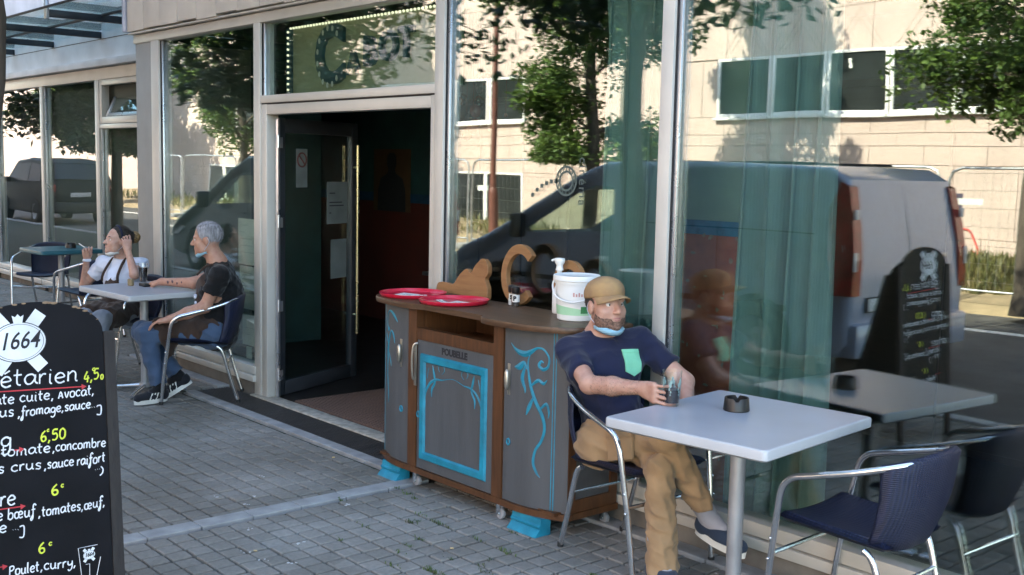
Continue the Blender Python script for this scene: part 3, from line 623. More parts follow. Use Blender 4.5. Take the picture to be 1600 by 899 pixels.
# ================================================================== far side of the street (seen mirrored in the glass)
def ray(px, py):
    d = RW@np.array([px-CX, py-CY, F]); return d/np.linalg.norm(d)
def pl(px, py, yv):
    """point of the mirrored street at depth yv behind the glass -> real place (x, z)"""
    d = ray(px, py); t = (yv-CAM[1])/d[1]; p = CAM+t*d; return p[0], p[2]
M_wallp = mat('cream_cladding', (.60, .465, .405), .8, var=.06, vscale=1.3, bump=.2, bscale=20)
M_wallb = mat('cladding_joint', (.42, .34, .29), .9)
M_wfr = mat('white_window_frame', (.78, .76, .74), .5, var=.04)
M_wgl = mat('dark_office_glass', (.03, .035, .035), .08, var=.2, vscale=1., spec=.6)
YO = -14.44; YV = 14.5
OB = thing('office_building', 'cream clad office building across the street mirrored in the bar windows', 'building', (-18, YO, 0))
def obp(name, m, *boxes, ch=0., parent=None):
    b_ = MB()
    for q in boxes: b_.bx(q[0]+18, q[1]+18, q[2]-YO, q[3]-YO, q[4], q[5], ch)
    return b_.build(name, m, parent or OB, bool(ch))
obp('core_wall', M_wallb, (-140, 6, YO-6, YO-.022, -.1, 8.5))
zc = [.0, .62, pl(750, 248.5, YV)[1], pl(750, 227.7, YV)[1], pl(750, 213.8, YV)[1], 2.79, 3.93, pl(1300, 9, YV)[1], 5.6, 6.3, 7.2, 8.4]
zc = sorted(zc)
WIN = []     # x0,x1,z0,z1
a, b_ = pl(1300, 82, YV)[0], pl(1381, 172, YV)[0]; w1 = b_-a
for k in range(-3, 9): WIN.append((a+k*(w1+.16), b_+k*(w1+.16), 2.86, 3.9)) if -2 <= k <= 4 else None
c0, c1 = pl(820, 190, YV)[0], 0
for k in range(5): WIN.append((c0-1.3-k*1.4, c0-.12-k*1.4, 2.86, 3.86))
for k in range(4): WIN.append((c0-1.4-k*1.45, c0-.08-k*1.45, .18, 1.46))
for k in range(4): WIN.append((-33-k*1.4, -31.8-k*1.4, 2.86, 3.86)); WIN.append((-34-k*1.4, -32.8-k*1.4, .3, 1.46))
def clear(x0, x1, z0, z1):
    """split a panel around windows: return the free rectangles"""
    rects = [(x0, x1, z0, z1)]
    for (wx0, wx1, wz0, wz1) in WIN:
        wx0 -= .07; wx1 += .07; wz0 -= .07; wz1 += .06; out = []
        for (p0, p1, q0, q1) in rects:
            if wx1 <= p0 or wx0 >= p1 or wz1 <= q0 or wz0 >= q1: out.append((p0, p1, q0, q1)); continue
            if q0 < wz0: out.append((p0, p1, q0, wz0))
            if q1 > wz1: out.append((p0, p1, wz1, q1))
            zz0, zz1 = max(q0, wz0), min(q1, wz1)
            if p0 < wx0: out.append((p0, wx0, zz0, zz1))
            if p1 > wx1: out.append((wx1, p1, zz0, zz1))
        rects = out
    return rects
far = MB()
for i, (z0, z1) in enumerate(zip(zc[:-1], zc[1:])):
    far.bx(-139+18, -46+18+(.56 if i % 2 else 0), -.022, 0., z0+.005, z1-.005)
    wd = 1.12; xo = -46 + (.56 if i % 2 else 0)
    for k in range(44):
        for (p0, p1, q0, q1) in clear(xo+k*wd, xo+k*wd+wd, z0, z1):
            if p1-p0 < .03 or q1-q0 < .03: continue
            bx_ = (p0+.004+18, p1-.004+18, -.022-random.uniform(0, .003), .0, q0+.005, q1-.005)
            if -24 < p0 < -6 and z1 < 5.7:
                pb = MB(); pb.bx(*bx_, .003); pb.build('cladding_panel', M_wallp, OB)
            else: far.bx(*bx_)
tag(far.build('far_cladding', M_wallp, OB), kind='stuff')
# chevron joints above the upper windows
for k in range(-2, 5):
    cx = a+k*(w1+.16)+w1/2+18; cv = MB()
    for (s_, zt) in ((.5, 4.75), (.38, 4.55)):
        for sg in (-1, 1): cv.tube([(cx+sg*s_, .001, 4.05), (cx, .001, zt)], .006, 4)
    cv.build('chevron_joint', M_wallb, OB)
for (x0, x1, z0, z1) in WIN:
    fr = obp('window_frame', M_wfr, (x0-.07, x0, YO-.05, YO+.015, z0-.07, z1+.06), (x1, x1+.07, YO-.05, YO+.015, z0-.07, z1+.06), (x0, x1, YO-.05, YO+.015, z1, z1+.06), (x0, x1, YO-.05, YO+.015, z0-.07, z0), ch=.004)
    obp('pane', M_wgl, (x0, x1, YO-.021, YO-.012, z0, z1), parent=fr)
    obp('window_sill', M_wfr, (x0-.1, x1+.1, YO+.016, YO+.09, z0-.13, z0-.075), ch=.004, parent=fr)
for (px, py, rz) in ((1329, 96, 0), (1330, 104, 0), (1403, 140, .5)):
    x, z = pl(px, py, YV); s_ = MB(); s_.bx(-.035, .035, 0, .003, -.045, .045); o = s_.build('window_sticker', M_paper, OB); o.location = (x+18, -.008, z); o.rotation_euler = (0, rz, 0)
# red spray mark on the cladding
gm = MB(); P_ = [pl(px, py, YV-.04) for px, py in ((1497, 359), (1512, 361), (1519, 372), (1527, 397), (1515, 394), (1524, 408), (1528, 396), (1537, 400))]
gm.tube(cr([(x+18, .006, z) for x, z in P_], 5), .018, 5); gm.build('spray_mark', mat('red_spray', (.6, .10, .08), .7), OB)
# lamp post
xL, _ = pl(770, 300, 9.5); LPo = thing('lamp_post', 'tall red brown lamp post across the street', 'lamp post', (xL, .06-9.5, -.02))
M_rust = mat('redbrown_paint', (.20, .075, .055), .5, var=.12, vscale=6)
t = MB(); t.tube([(0, 0, 0), (0, 0, 1.2)], .082, 14); t.tube([(0, 0, 1.2), (0, 0, 1.26), (0, 0, 1.3)], [.082, .075, .055], 14); t.tube([(0, 0, 1.3), (0, 0, 6.2)], [.058, .045], 14); t.build('post', M_rust, LPo, True)
t = MB(); t.tube([(0, 0, 6.1), (0, .5, 6.35), (0, 1.2, 6.4)], .03, 8); t.build('arm', M_rust, LPo, True)
t = MB(); t.ellip((0, 1.45, 6.4), (.12, .32, .07), 14, 8); t.build('lantern', M_alu2, LPo, 'all')
# site fence
M_galv = mat('galvanised_tube', (.55, .56, .57), .4, metal=.7)
YF = -10.22; FH = 1.80
def fence_panel():
    f_ = bpy.data.objects.new('site_fence', None); COL.objects.link(f_)
    t = MB(); W_ = 1.62; rr = .16
    t.tube([(-W_, 0, .06), (-W_, 0, FH-rr), (-W_+.05, 0, FH-.05), (-W_+rr, 0, FH), (W_-rr, 0, FH), (W_-.05, 0, FH-.05), (W_, 0, FH-rr), (W_, 0, .06)], .019, 8)
    t.build('tube_frame', M_galv, f_, True)
    t = MB(); t.tube([(-W_, 0, .2), (W_, 0, .2)], .014, 6); t.build('bottom_rail', M_galv, f_, True)
    t = MB()
    for k in range(7): z = .32+k*.235; t.add([(-W_, -.0025, z-.0025), (W_, -.0025, z-.0025), (W_, .0025, z+.0025), (-W_, .0025, z+.0025)], [(0, 1, 2, 3)])
    for k in range(26): x = -W_+.12*k+.1; t.tube([(x, .004, .2), (x, .004, FH)], .002, 3)
    t.build('wire_mesh', M_galv, f_)
    t = MB(); t.bx(W_-.1, W_+.2, -.3, .3, 0, .12, .02); t.build('foot_block', M_band, f_, True)
    return f_
fp = fence_panel(); x735, _ = pl(735, 300, .06-YF); stp = (pl(1476, 300, .06-YF)[0]-x735)/3; n_ = 0
for k in range(-5, 6):
    o = fp if n_ == 0 else copy_tree(fp); n_ += 1
    o.location = (x735+stp*(k+.5), YF, .0); nm = ['farthest left', 'sixth', 'fifth', 'fourth', 'third', 'second']
    tag(o, 'wire mesh site fence panel %s' % {-5: 'farthest from the bar door along the verge', -4: 'second from the far end of the fence', -3: 'third from the far end of the fence', -2: 'fourth from the far end of the fence', -1: 'left of the lamp post across the street', 0: 'just right of the lamp post across the street', 1: 'behind the trunk of the middle street tree', 2: 'behind the tail of the grey van', 3: 'below the right hand street tree', 4: 'beyond the right hand street tree', 5: 'at the near end of the fence'}[k], 'fence panel', 'site fence panels across the street')
for (px0, px1, py0, py1, m_, lb) in ((1494, 1536, 311, 323, M_paper, 'white notice strip wired to the site fence'), (747, 762, 291, 300, M_paper, 'small white notice on the fence by the lamp post'), (1485, 1502, 303, 341, mat('dark_sign', (.07, .06, .10), .6), 'dark square sign on the fence right of the van')):
    (x0, z1), (x1, z0) = pl(px0, py0, .03-YF), pl(px1, py1, .03-YF); s_ = MB(); s_.bx(x0, x1, YF+.021+(.01 if m_ is M_paper else 0), YF+.024+(.01 if m_ is M_paper else 0), z0, z1); o = s_.build('fence_notice', m_); tag(o, lb, 'notice')
# trees
M_bark = mat('tree_bark', (.11, .085, .065), .95, var=.3, vscale=9, bump=1., bscale=45, stretch=(1, 1, .3))
M_leaf = leaf_mat('hornbeam_leaf', (.13, .20, .04), (.06, .11, .025)); M_leafd = leaf_mat('maple_leaf', (.06, .10, .03), (.035, .07, .02))
def leaf_mesh(t, P, size, n_norm):
    for p in P:
        s_ = size*random.uniform(.7, 1.3); d = Vector((random.gauss(0, 1), random.gauss(0, 1), random.gauss(-.25, .6))).normalized(); sd_ = d.cross(Vector((random.gauss(0, .4), random.gauss(0, .4), 1))).normalized(); nn = d.cross(sd_)
        p = Vector(p); t.add([p, p+d*s_*.45+sd_*s_*.32+nn*s_*.05, p+d*s_, p+d*s_*.45-sd_*s_*.32+nn*s_*.05], [(0, 1, 2), (0, 2, 3)])
def tree(label, x, y, z0, ht, zb, rad, nl, lsize, r0, seed, lm, group, lean=.0, shape='col'):
    random.seed(seed); T = thing('street_tree', label, 'tree', (x, y, z0), 0, group)
    tr = MB(); path = cr([(random.gauss(0, .03)*k+lean*k/5, random.gauss(0, .03)*k, ht*.9*k/5) for k in range(6)], 4); nP = len(path)
    tr.tube(path, [r0*(1.25 if i == 0 else 1)*(1-.88*i/nP) for i in range(nP)], 12); limbs = MB(); centers = []
    for k in range(64):
        f_ = random.uniform(0, 1); z = zb*.88+(ht*.92-zb*.88)*f_; a_ = random.uniform(0, 6.28); ii = min(nP-1, int(z/(ht*.9)*nP)); base = Vector(path[ii])
        prof = (math.sin(math.pi*min(1, f_*.84+.13))**.42); L = rad*prof*random.uniform(.55, 1.05)
        end = base+Vector((math.cos(a_)*L, math.sin(a_)*L, L*random.uniform(-.05, .6))); mid = base.lerp(end, .5)+Vector((0, 0, .12*L))
        limbs.tube(cr([base, mid, end], 4), [r0*.22*(1-.8*i/8) for i in range(9)], 6)
        for q in range(5): centers.append((base.lerp(end, .35+.17*q)+Vector((random.gauss(0, .12), random.gauss(0, .12), random.gauss(0, .12))), random.uniform(.18, .42)*min(1.2, rad/1.3)))
    tr.build('trunk', M_bark, T, True); limbs.build('limbs', M_bark, T, True); lf = MB(); P = []
    per = nl//len(centers)
    for c, rr in centers:
        for q in range(per):
            v = Vector((random.gauss(0, 1), random.gauss(0, 1), random.gauss(0, .8))).normalized()*rr*random.uniform(.2, 1)**.5
            if c.z+v.z > zb-.1: P.append(c+v)
    leaf_mesh(lf, P, lsize, None); tag(lf.build('crown', lm, T), kind='stuff'); return T
GT = 'street trees across the road'
tx = lambda px: pl(px, 260, 9.9)[0]
tree('dense street tree mirrored in the pane behind the counter', tx(922), .06-9.9, -.02, 10.3, 1.9, 1.65, 64000, .105, .15, 11, M_leaf, GT)
tree('street tree mirrored at the far right of the window', tx(1615), .06-9.9, -.02, 8.8, 2.3, 1.85, 52000, .10, .14, 12, M_leaf, GT)
tree('street tree mirrored in the pane behind the grey haired man', tx(378), .06-9.9, -.02, 9.6, 2.0, 2.7, 40000, .13, .15, 13, M_leaf, GT)
tree('street tree mirrored in the windows of the left wing', -41.5, .06-9.9, -.02, 9.6, 1.9, 3.6, 30000, .2, .2, 14, M_leaf, GT)
GN_ = 'pavement trees before the bar'
tree('pavement tree whose rough trunk edges the left of the view', -5.755, -2.30, -.02, 6.6, 2.9, 2.2, 13000, .12, .115, 21, M_leafd, GN_)
tree('pavement tree farther along the kerb before the left wing', -11.6, -2.5, -.02, 6.2, 2.45, 2.4, 21000, .13, .13, 22, M_leafd, GN_)
tree('pavement tree down the street before the far wing windows', -21.5, -2.6, -.02, 6.4, 1.95, 2.9, 22000, .15, .13, 23, M_leafd, GN_)
random.seed(99)
# ================================================================== vehicles
M_tyre = mat('tyre_rubber', (.02, .02, .02), .85); M_rim = mat('steel_rim', (.45, .46, .48), .35, metal=.7); M_carglass = glass_mat('car_glass', .06, (.80, .88, .83)); M_cgd = mat('privacy_glass', (.012, .014, .016), .06, spec=.7)
M_lamp = mat('red_lamp_plastic', (.30, .003, .004), .18, coat=.6, var=.25, vscale=8); M_lampw = mat('clear_lamp_plastic', (.6, .6, .6), .2, coat=.5); M_blk = mat('black_plastic', (.025, .025, .027), .6)
def mesh_from_bm(bmx, name, m):
    me = bpy.data.meshes.new(name); bmx.to_mesh(me); bmx.free(); me.materials.append(m); return me
def car_body(prof, W_, bev, tumble, m):
    bmx = bmesh.new(); n = len(prof)
    v0 = [bmx.verts.new((x, -W_/2, z)) for x, z in prof]; v1 = [bmx.verts.new((x, W_/2, z)) for x, z in prof]
    bmx.faces.new(v0); bmx.faces.new(v1[::-1])
    for i in range(n): bmx.faces.new((v0[i], v1[i], v1[(i+1) % n], v0[(i+1) % n]))
    bmesh.ops.recalc_face_normals(bmx, faces=bmx.faces)
    ed = [e for e in bmx.edges if abs(e.verts[0].co.y-e.verts[1].co.y) < 1e-6]
    bmesh.ops.bevel(bmx, geom=ed, offset=bev, segments=4, profile=.6, affect='EDGES')
    for v in bmx.verts:
        if v.co.z > .95: v.co.y *= 1-tumble*((v.co.z-.95)/.9)**1.6
        xm = v.co.x
        if xm > prof_front-.5: v.co.y *= 1-.10*((xm-prof_front+.5)/.5)**2
        if xm < .3: v.co.y *= 1-.03*((.3-xm)/.3)**2
    me = bpy.data.meshes.new('body'); bmx.to_mesh(me); bmx.free(); me.materials.append(m); return me
def boolean(o, cutters):
    for c in cutters:
        md = o.modifiers.new('cut', 'BOOLEAN'); md.operation = 'DIFFERENCE'; md.object = c; md.solver = 'EXACT'
    dg = bpy.context.evaluated_depsgraph_get(); me = bpy.data.meshes.new_from_object(o.evaluated_get(dg)); o.modifiers.clear(); o.data = me
    for c in cutters: bpy.data.objects.remove(c)
    me.polygons.foreach_set('use_smooth', [True]*len(me.polygons)); me.set_sharp_from_angle(angle=math.radians(35))
def wheel(parent, x, y, r_, side):
    t = MB(); t.lathe([(r_*.62, -.1), (r_*.95, -.1), (r_, -.07), (r_, .07), (r_*.95, .1), (r_*.62, .1)], n=28); t.xform(Matrix.Rotation(math.pi/2, 4, 'X')); o = t.build('wheel', M_tyre, parent, True); o.location = (x, y, r_)
    t = MB(); t.lathe([(0.01, .03), (r_*.15, .05), (r_*.3, .02), (r_*.55, .05), (r_*.64, .09)], n=24); t.xform(Matrix.Rotation(-math.pi/2*side, 4, 'X')); q = t.build('rim', M_rim, o, True)
vanprof = [(.10, .30), (.02, .42), (.0, .80), (.03, 1.2), (.14, 1.74), (.32, 1.84), (1.6, 1.88), (2.9, 1.86), (3.35, 1.70), (4.6, 1.06), (5.1, .86), (5.42, .68), (5.5, .5), (5.45, .28), (4.9, .24), (.6, .24)]
prof_front = 5.5
def van(label, x, y, rz, paint, letters=None):
    V_ = thing('parked_van', label, 'van', (x, y, -.1), rz, 'vans parked at the kerb'); W_ = 1.9
    b_ = bpy.data.objects.new('body', car_body(vanprof, W_, .07, .13, paint)); COL.objects.link(b_)
    cut = []
    c = MB(); c.prism([(2.35, .62), (2.35, 1.74), (2.85, 1.76), (3.3, 1.62), (4.5, 1.0), (4.6, .8), (4.6, .62)], -W_*.5+.16, W_*.5-.16, Matrix(((1, 0, 0, 0), (0, 0, 1, 0), (0, 1, 0, 0), (0, 0, 0, 1)))); cut.append(c.build('c', None))
    wp = [(2.75, 1.18), (2.75, 1.60), (3.0, 1.62), (3.35, 1.52), (4.05, 1.15), (4.0, 1.10)]
    XZ = Matrix(((1, 0, 0, 0), (0, 0, 1, 0), (0, 1, 0, 0), (0, 0, 0, 1)))
    c = MB(); c.prism(wp, -1.2, 1.2, XZ); cut.append(c.build('c', None))
    c = MB(); c.prism([(3.40, 1.50), (3.47, 1.80), (4.65, 1.22), (4.50, .97)], -.66, .66, XZ); cut.append(c.build('c', None))
    for xw in (.95, 4.5):
        c = MB(); c.lathe([(.0, -.3), (.40, -.3), (.40, .3), (.0, .3)], n=28); c.xform(Matrix.Rotation(math.pi/2, 4, 'X'))
        for s_ in (-1, 1):
            q = bpy.data.objects.new('c', c.mesh('c')); COL.objects.link(q); q.location = (xw, s_*W_/2, .34); cut.append(q)
    for q in cut:
        bmx = bmesh.new(); bmx.from_mesh(q.data); bmesh.ops.remove_doubles(bmx, verts=bmx.verts, dist=1e-4); bmesh.ops.recalc_face_normals(bmx, faces=bmx.faces); bmx.to_mesh(q.data); bmx.free()
    bpy.context.view_layer.update(); boolean(b_, cut); b_.parent = V_
    for s_ in (-1, 1):
        g_ = MB(); g_.prism([(p[0], p[1]) for p in wp], s_*(W_/2-.10)-.004, s_*(W_/2-.10)+.004, XZ); g_.build('door_window', M_carglass, V_)
        m_ = MB(); m_.box((3.95, s_*1.06, 1.18), (.1, .2, .26), 0, .04); m_.build('wing_mirror', M_blk, V_, True)
        for xw in (.95, 4.5): wheel(V_, xw, s_*.84, .34, s_)
        t = MB(); zz = [.86, 1.0, 1.2, 1.4, 1.6, 1.72]
        tl = [(.0, .80), (.0, 1.1), (.035, 1.35), (.11, 1.68), (.19, 1.72), (.26, 1.5), (.22, 1.1), (.17, .80)]
        t.prism([(p[0]-.006, p[1]) for p in tl], W_/2-.12, W_/2+.006, XZ)
        t.v = [(v[0], (v[1]*(1-.13*max(0, (v[2]-.95)/.9)**1.6)*(1-.03*max(0, (.3-v[0])/.3)**2)+.004)*s_, v[2]) for v in t.v]
        lo = t.build('tail_lamp', M_lamp, V_)
        t = MB(); t.bx(-.014, .0, s_*(W_/2-.07), s_*(W_/2-.02), 1.0, 1.16, .004); t.build('lamp_lens', M_lampw, lo, True)
        t = MB(); t.bx(.02, .04, s_*(W_/2-.115), s_*(W_/2-.055), 1.42, 1.50, .003); t.build('lamp_lens', M_lampw, lo, True)
        t = MB(); t.prism([(4.95, .68), (5.15, .8), (5.38, .68), (5.46, .54), (5.15, .56)], s_*(W_/2-.1)-.05, s_*(W_/2-.1)+.07, XZ); t.build('headlamp', M_lampw, V_)
        t = MB(); t.bx(.6, 4.55, s_*(W_/2+.002)-.006, s_*(W_/2+.002)+.006, .62, .67, .004); t.build('side_moulding', M_blk, V_, True)
        t = MB()
        for xx in (1.35, 2.66): t.bx(xx, xx+.008, s_*(W_/2)-.004, s_*(W_/2)+.0015, .5, 1.3)
        t.bx(.35, 2.4, s_*(W_/2)-.02, s_*(W_/2)+.0015, 1.29, 1.30); t.build('door_seam', M_blk, V_)
        t = MB(); t.bx(2.8, 2.98, s_*(W_/2), s_*(W_/2)+.03, 1.0, 1.03, .006); t.build('door_handle', paint, V_, True)
    ws = MB(); ws.add([(3.42, -.68, 1.67), (3.42, .68, 1.67), (4.56, .78, 1.085), (4.56, -.78, 1.085)], [(0, 1, 2, 3)]); o = ws.build('windscreen', M_carglass, V_); o.location = (.006, 0, .01)
    t = MB(); t.bx(-.06, .12, -.9, .9, .30, .58, .03); t.build('rear_bumper', M_blk if letters else paint, V_, True)
    t = MB(); t.bx(5.36, 5.55, -.8, .8, .28, .5, .04); t.build('front_bumper', M_blk, V_, True)
    t = MB(); t.tube([(-.001, 0, .6), (-.001, 0, .8), (.029, 0, 1.2), (.135, 0, 1.70)], .004, 6); t.build('rear_door_seam', M_blk, V_)
    t = MB(); t.bx(-.02, .0, -.72, -.2, .66, .78, .003); t.build('plate_recess', M_blk, V_, True)
    t = MB(); t.bx(-.026, -.018, -.7, -.22, .67, .77, .003); t.build('number_plate', M_paper, V_, True)
    t = MB(); t.bx(-.022, .04, .42, .56, 1.08, 1.11, .004); t.build('emblem', M_alu2, V_, True)
    rs = MB(); rs.bx(.6, 2.6, -.62, -.58, 1.86, 1.885, .006); rs.build('roof_rail', M_blk, V_, True); rs = MB(); rs.bx(.6, 2.6, .58, .62, 1.86, 1.885, .006); rs.build('roof_rail', M_blk, V_, True)
    for xx in (2.95, 3.0):
        pass
    st_ = MB(); st_.box((2.75, .38, .85), (.14, .46, .6), 0, .06); st_.build('seat', M_blk, V_, True); st_ = MB(); st_.box((2.75, -.38, .85), (.14, .46, .6), 0, .06); st_.build('seat', M_blk, V_, True)
    if letters:
        for s_ in (1,):
            put_text(letters, .34, mat('grey_vinyl', (.22, .24, .24), .6), V_, frame_M((1.55, s_*(W_/2-.045), 1.5), (-s_, 0, 0), (0, -s_*.12, 1)), depth=.004, spacing=.95, bold=-.01)
    return V_
M_vs = mat('silver_van_paint', (.33, .37, .47), .3, metal=.12, var=.04, coat=.6); M_vg = mat('grey_van_paint', (.13, .14, .145), .35, metal=.3, var=.05, coat=.5)
van('silver grey van with tall red tail lamps parked right behind the terrace', -4.95, -4.93, math.pi, M_vs)
van('dark grey van parked ahead of the silver one', -12.4, -4.9, math.pi, M_vg, 'TOLJ')
suvprof = [(.12, .34), (.02, .5), (.02, .95), (.12, 1.15), (.35, 1.62), (.55, 1.70), (1.6, 1.74), (2.5, 1.66), (3.25, 1.12), (4.2, .98), (4.4, .7), (4.38, .36), (4.2, .28), (.5, .28)]
prof_front = 4.4
S_ = thing('parked_car', 'black estate car parked at the far end of the row', 'car', (-29.8, -4.9, -.1), math.pi, None)
M_bk = mat('black_car_paint', (.007, .008, .010), .45, spec=.25); b_ = bpy.data.objects.new('body', car_body(suvprof, 1.82, .07, .2, M_bk)); COL.objects.link(b_); b_.parent = S_; b_.data.polygons.foreach_set('use_smooth', [True]*len(b_.data.polygons)); b_.data.set_sharp_from_angle(angle=math.radians(35))
XZ = Matrix(((1, 0, 0, 0), (0, 0, 1, 0), (0, 1, 0, 0), (0, 0, 0, 1)))
for s_ in (-1, 1):
    for wpoly in ([(.5, 1.14), (.62, 1.56), (1.35, 1.62), (1.4, 1.14)], [(1.46, 1.14), (1.42, 1.62), (2.35, 1.58), (3.0, 1.14)]):
        t = MB(); t.prism(wpoly, .85, .925, XZ); t.v = [(v[0], (v[1]*(1-.2*max(0, (v[2]-.95)/.9)**1.6)+.004)*s_, v[2]) for v in t.v]; t.build('side_window', M_carglass if wpoly[0][0] > 1 else M_cgd, S_)
    for xw in (.85, 3.5): wheel(S_, xw, s_*.82, .34, s_)
    t = MB(); t.bx(-.0, .08, s_*.62, s_*.86, .88, 1.06, .02); t.build('tail_lamp', M_lamp, S_, True)
    t = MB(); t.box((2.85, s_*1.0, 1.14), (.12, .2, .15), 0, .04); t.build('wing_mirror', M_bk, S_, True)
t = MB(); t.add([(.11, -.62, 1.2), (.11, .62, 1.2), (.33, .55, 1.6), (.33, -.55, 1.6)], [(0, 1, 2, 3)]); o = t.build('rear_window', M_cgd, S_); o.location = (-.012, 0, .0)
t = MB(); t.bx(-.0, .02, -.26, .26, .74, .85, .003); t.build('number_plate', M_paper, S_, True)
t = MB(); t.bx(-.06, .1, -.88, .88, .34, .6, .04); t.build('rear_bumper', M_blk, S_, True)
# ================================================================== terrace furniture
M_tube = mat('polished_aluminium', (.72, .73, .75), .18, metal=.95, var=.04, vscale=12)
M_cap = mat('black_rubber_foot', (.02, .02, .02), .8)
def weave_mat(name, c, back=False):
    m, n, l, p = _m(name); tc = n.new('ShaderNodeTexCoord')
    w1 = n.new('ShaderNodeTexWave'); w1.bands_direction = 'Y'; w1.inputs['Scale'].default_value = 26 if back else 40; l.new(tc.outputs['Object'], w1.inputs[0])
    w2 = n.new('ShaderNodeTexWave'); w2.bands_direction = 'Z' if back else 'X'; w2.inputs['Scale'].default_value = 44 if back else 22; l.new(tc.outputs['Object'], w2.inputs[0])
    w3 = n.new('ShaderNodeTexWave'); w3.bands_direction = 'Z' if back else 'X'; w3.inputs['Scale'].default_value = 44 if back else 22; l.new(tc.outputs['Object'], w3.inputs[0])
    a = n.new('ShaderNodeMath'); a.operation = 'MULTIPLY'; l.new(w2.outputs['Fac'], a.inputs[0]); l.new(w3.outputs['Fac'], a.inputs[1])
    b_ = n.new('ShaderNodeMath'); b_.operation = 'ADD'; l.new(w1.outputs['Fac'], b_.inputs[0]); l.new(a.outputs[0], b_.inputs[1])
    rp = n.new('ShaderNodeValToRGB'); rp.color_ramp.elements[0].color = col4([x*.35 for x in c]); rp.color_ramp.elements[1].color = col4([x*1.25 for x in c]); rp.color_ramp.elements[1].position = .8
    l.new(b_.outputs[0], rp.inputs[0]); l.new(rp.outputs[0], p.inputs['Base Color'])
    bp = n.new('ShaderNodeBump'); bp.inputs['Strength'].default_value = .5; bp.inputs['Distance'].default_value = .003; l.new(b_.outputs[0], bp.inputs['Height']); l.new(bp.outputs[0], p.inputs['Normal'])
    p.inputs['Roughness'].default_value = .5; return m
M_weave = weave_mat('navy_weave', (.007, .011, .034)); M_weaveb = weave_mat('navy_back_weave', (.007, .011, .034), True)
def make_chair():
    """+x forward, +y left"""
    C_ = bpy.data.objects.new('terrace_chair', None); COL.objects.link(C_)
    half = [(.252, .234, .012), (.225, .245, .25), (.195, .258, .46), (.175, .264, .565), (.135, .264, .612), (.06, .258, .635), (-.08, .24, .672), (-.20, .205, .708)]
    back = [(-.262, .15, .728), (-.285, .07, .738), (-.29, 0, .741)]
    L = half+back; R_ = [(x, -y, z) for x, y, z in reversed(half+back[:-1])]
    t = MB(); t.tube(cr(L+R_, 5), .0125, 12); t.build('frame_tube', M_tube, C_, True)
    for s_ in (-1, 1):
        t = MB(); t.tube(cr([(-.12, s_*.2, .40), (-.16, s_*.198, .36), (-.205, s_*.195, .2), (-.262, s_*.19, .012)], 4), .0125, 10); t.build('rear_leg', M_tube, C_, True)
        for p in ((.2535, s_*.2342), (-.264, s_*.19)):
            t = MB(); t.tube([(p[0], p[1], 0), (p[0], p[1], .02)], .0145, 10); t.build('foot_cap', M_cap, C_, True)
        for z, x in ((.37, .216), (.29, .2235)):
            t = MB(); t.ellip((x, s_*(.251+.013), z), (.006, .004, .006), 8, 6); t.build('bolt', M_tube, C_, True)
    t = MB(); t.tube([(.217, .243, .31), (.217, -.243, .31)], .009, 8); t.build('front_stretcher', M_tube, C_, True)
    t = MB(); t.tube([(-.19, .192, .27), (-.19, -.192, .27)], .008, 8); t.build('rear_stretcher', M_tube, C_, True)
    # seat: woven pad with rolled edges
    nu, nv = 26, 22; V = []; 
    def seat_pt(u, v, side):
        x = -.2+.42*u; y = (-.5+v)*(.40+.03*u); ex = min(u, 1-u)*.42; ey = min(v, 1-v)*.41; e = min(ex, ey); rr = .022; k = 0 if e > rr else (1-math.sqrt(max(0, 1-(1-e/rr)**2)))
        z = .405+.022*u+.018*((2*v-1)**2)-.012*math.sin(math.pi*u)*math.sin(math.pi*v)
        return (x, y, z+.022-rr*k) if side > 0 else (x, y, z-.012+rr*k*.55)
    for sd_ in (1, -1):
        for i in range(nu+1):
            for j in range(nv+1): V.append(seat_pt(i/nu, j/nv, sd_))
    N = (nu+1)*(nv+1); ff = []
    for i in range(nu):
        for j in range(nv):
            q = (i*(nv+1)+j, i*(nv+1)+j+1, (i+1)*(nv+1)+j+1, (i+1)*(nv+1)+j); ff.append(q); ff.append(tuple(N+k for k in reversed(q)))
    rim = [i*(nv+1) for i in range(nu+1)]+[nu*(nv+1)+j for j in range(1, nv+1)]+[i*(nv+1)+nv for i in range(nu-1, -1, -1)]+[j for j in range(nv-1, 0, -1)]
    for k in range(len(rim)): a_, b_ = rim[k], rim[(k+1) % len(rim)]; ff.append((a_, b_, N+b_, N+a_))
    t = MB(); t.add(V, ff); t.build('seat', M_weave, C_, 'all')
    # backrest: wraps the top tube, curves round, ends at the seat
    V = []; nu, nv = 30, 16
    top = cr([(-.175, .2135, .7015), (-.21, .200, .711), (-.262, .15, .730), (-.285, .07, .740), (-.29, 0, .743), (-.285, -.07, .740), (-.262, -.15, .730), (-.21, -.200, .711), (-.175, -.2135, .7015)], 8)
    bot = cr([(-.13, .192, .42), (-.155, .18, .415), (-.185, .13, .405), (-.2, .06, .40), (-.2, 0, .40), (-.2, -.06, .40), (-.185, -.13, .405), (-.155, -.18, .415), (-.13, -.192, .42)], 8)
    nT = len(top)
    for i in range(nT):
        a_, b_ = Vector(top[i]), Vector(bot[i]); out = Vector((a_.x+.02, a_.y, 0)).normalized() if a_.length else Vector((-1, 0, 0)); out = Vector((-1, a_.y*2.2, 0)).normalized()
        sec = [a_-out*.016, a_+Vector((0, 0, .016)), a_+out*.017]
        for k in range(1, 9): q = a_.lerp(b_, k/8)+out*(.012+.02*math.sin(math.pi*k/8)); sec.append(q)
        for k in range(8, 0, -1): q = a_.lerp(b_, k/8)+out*(-.004+.02*math.sin(math.pi*k/8)); sec.append(q)
        V += sec
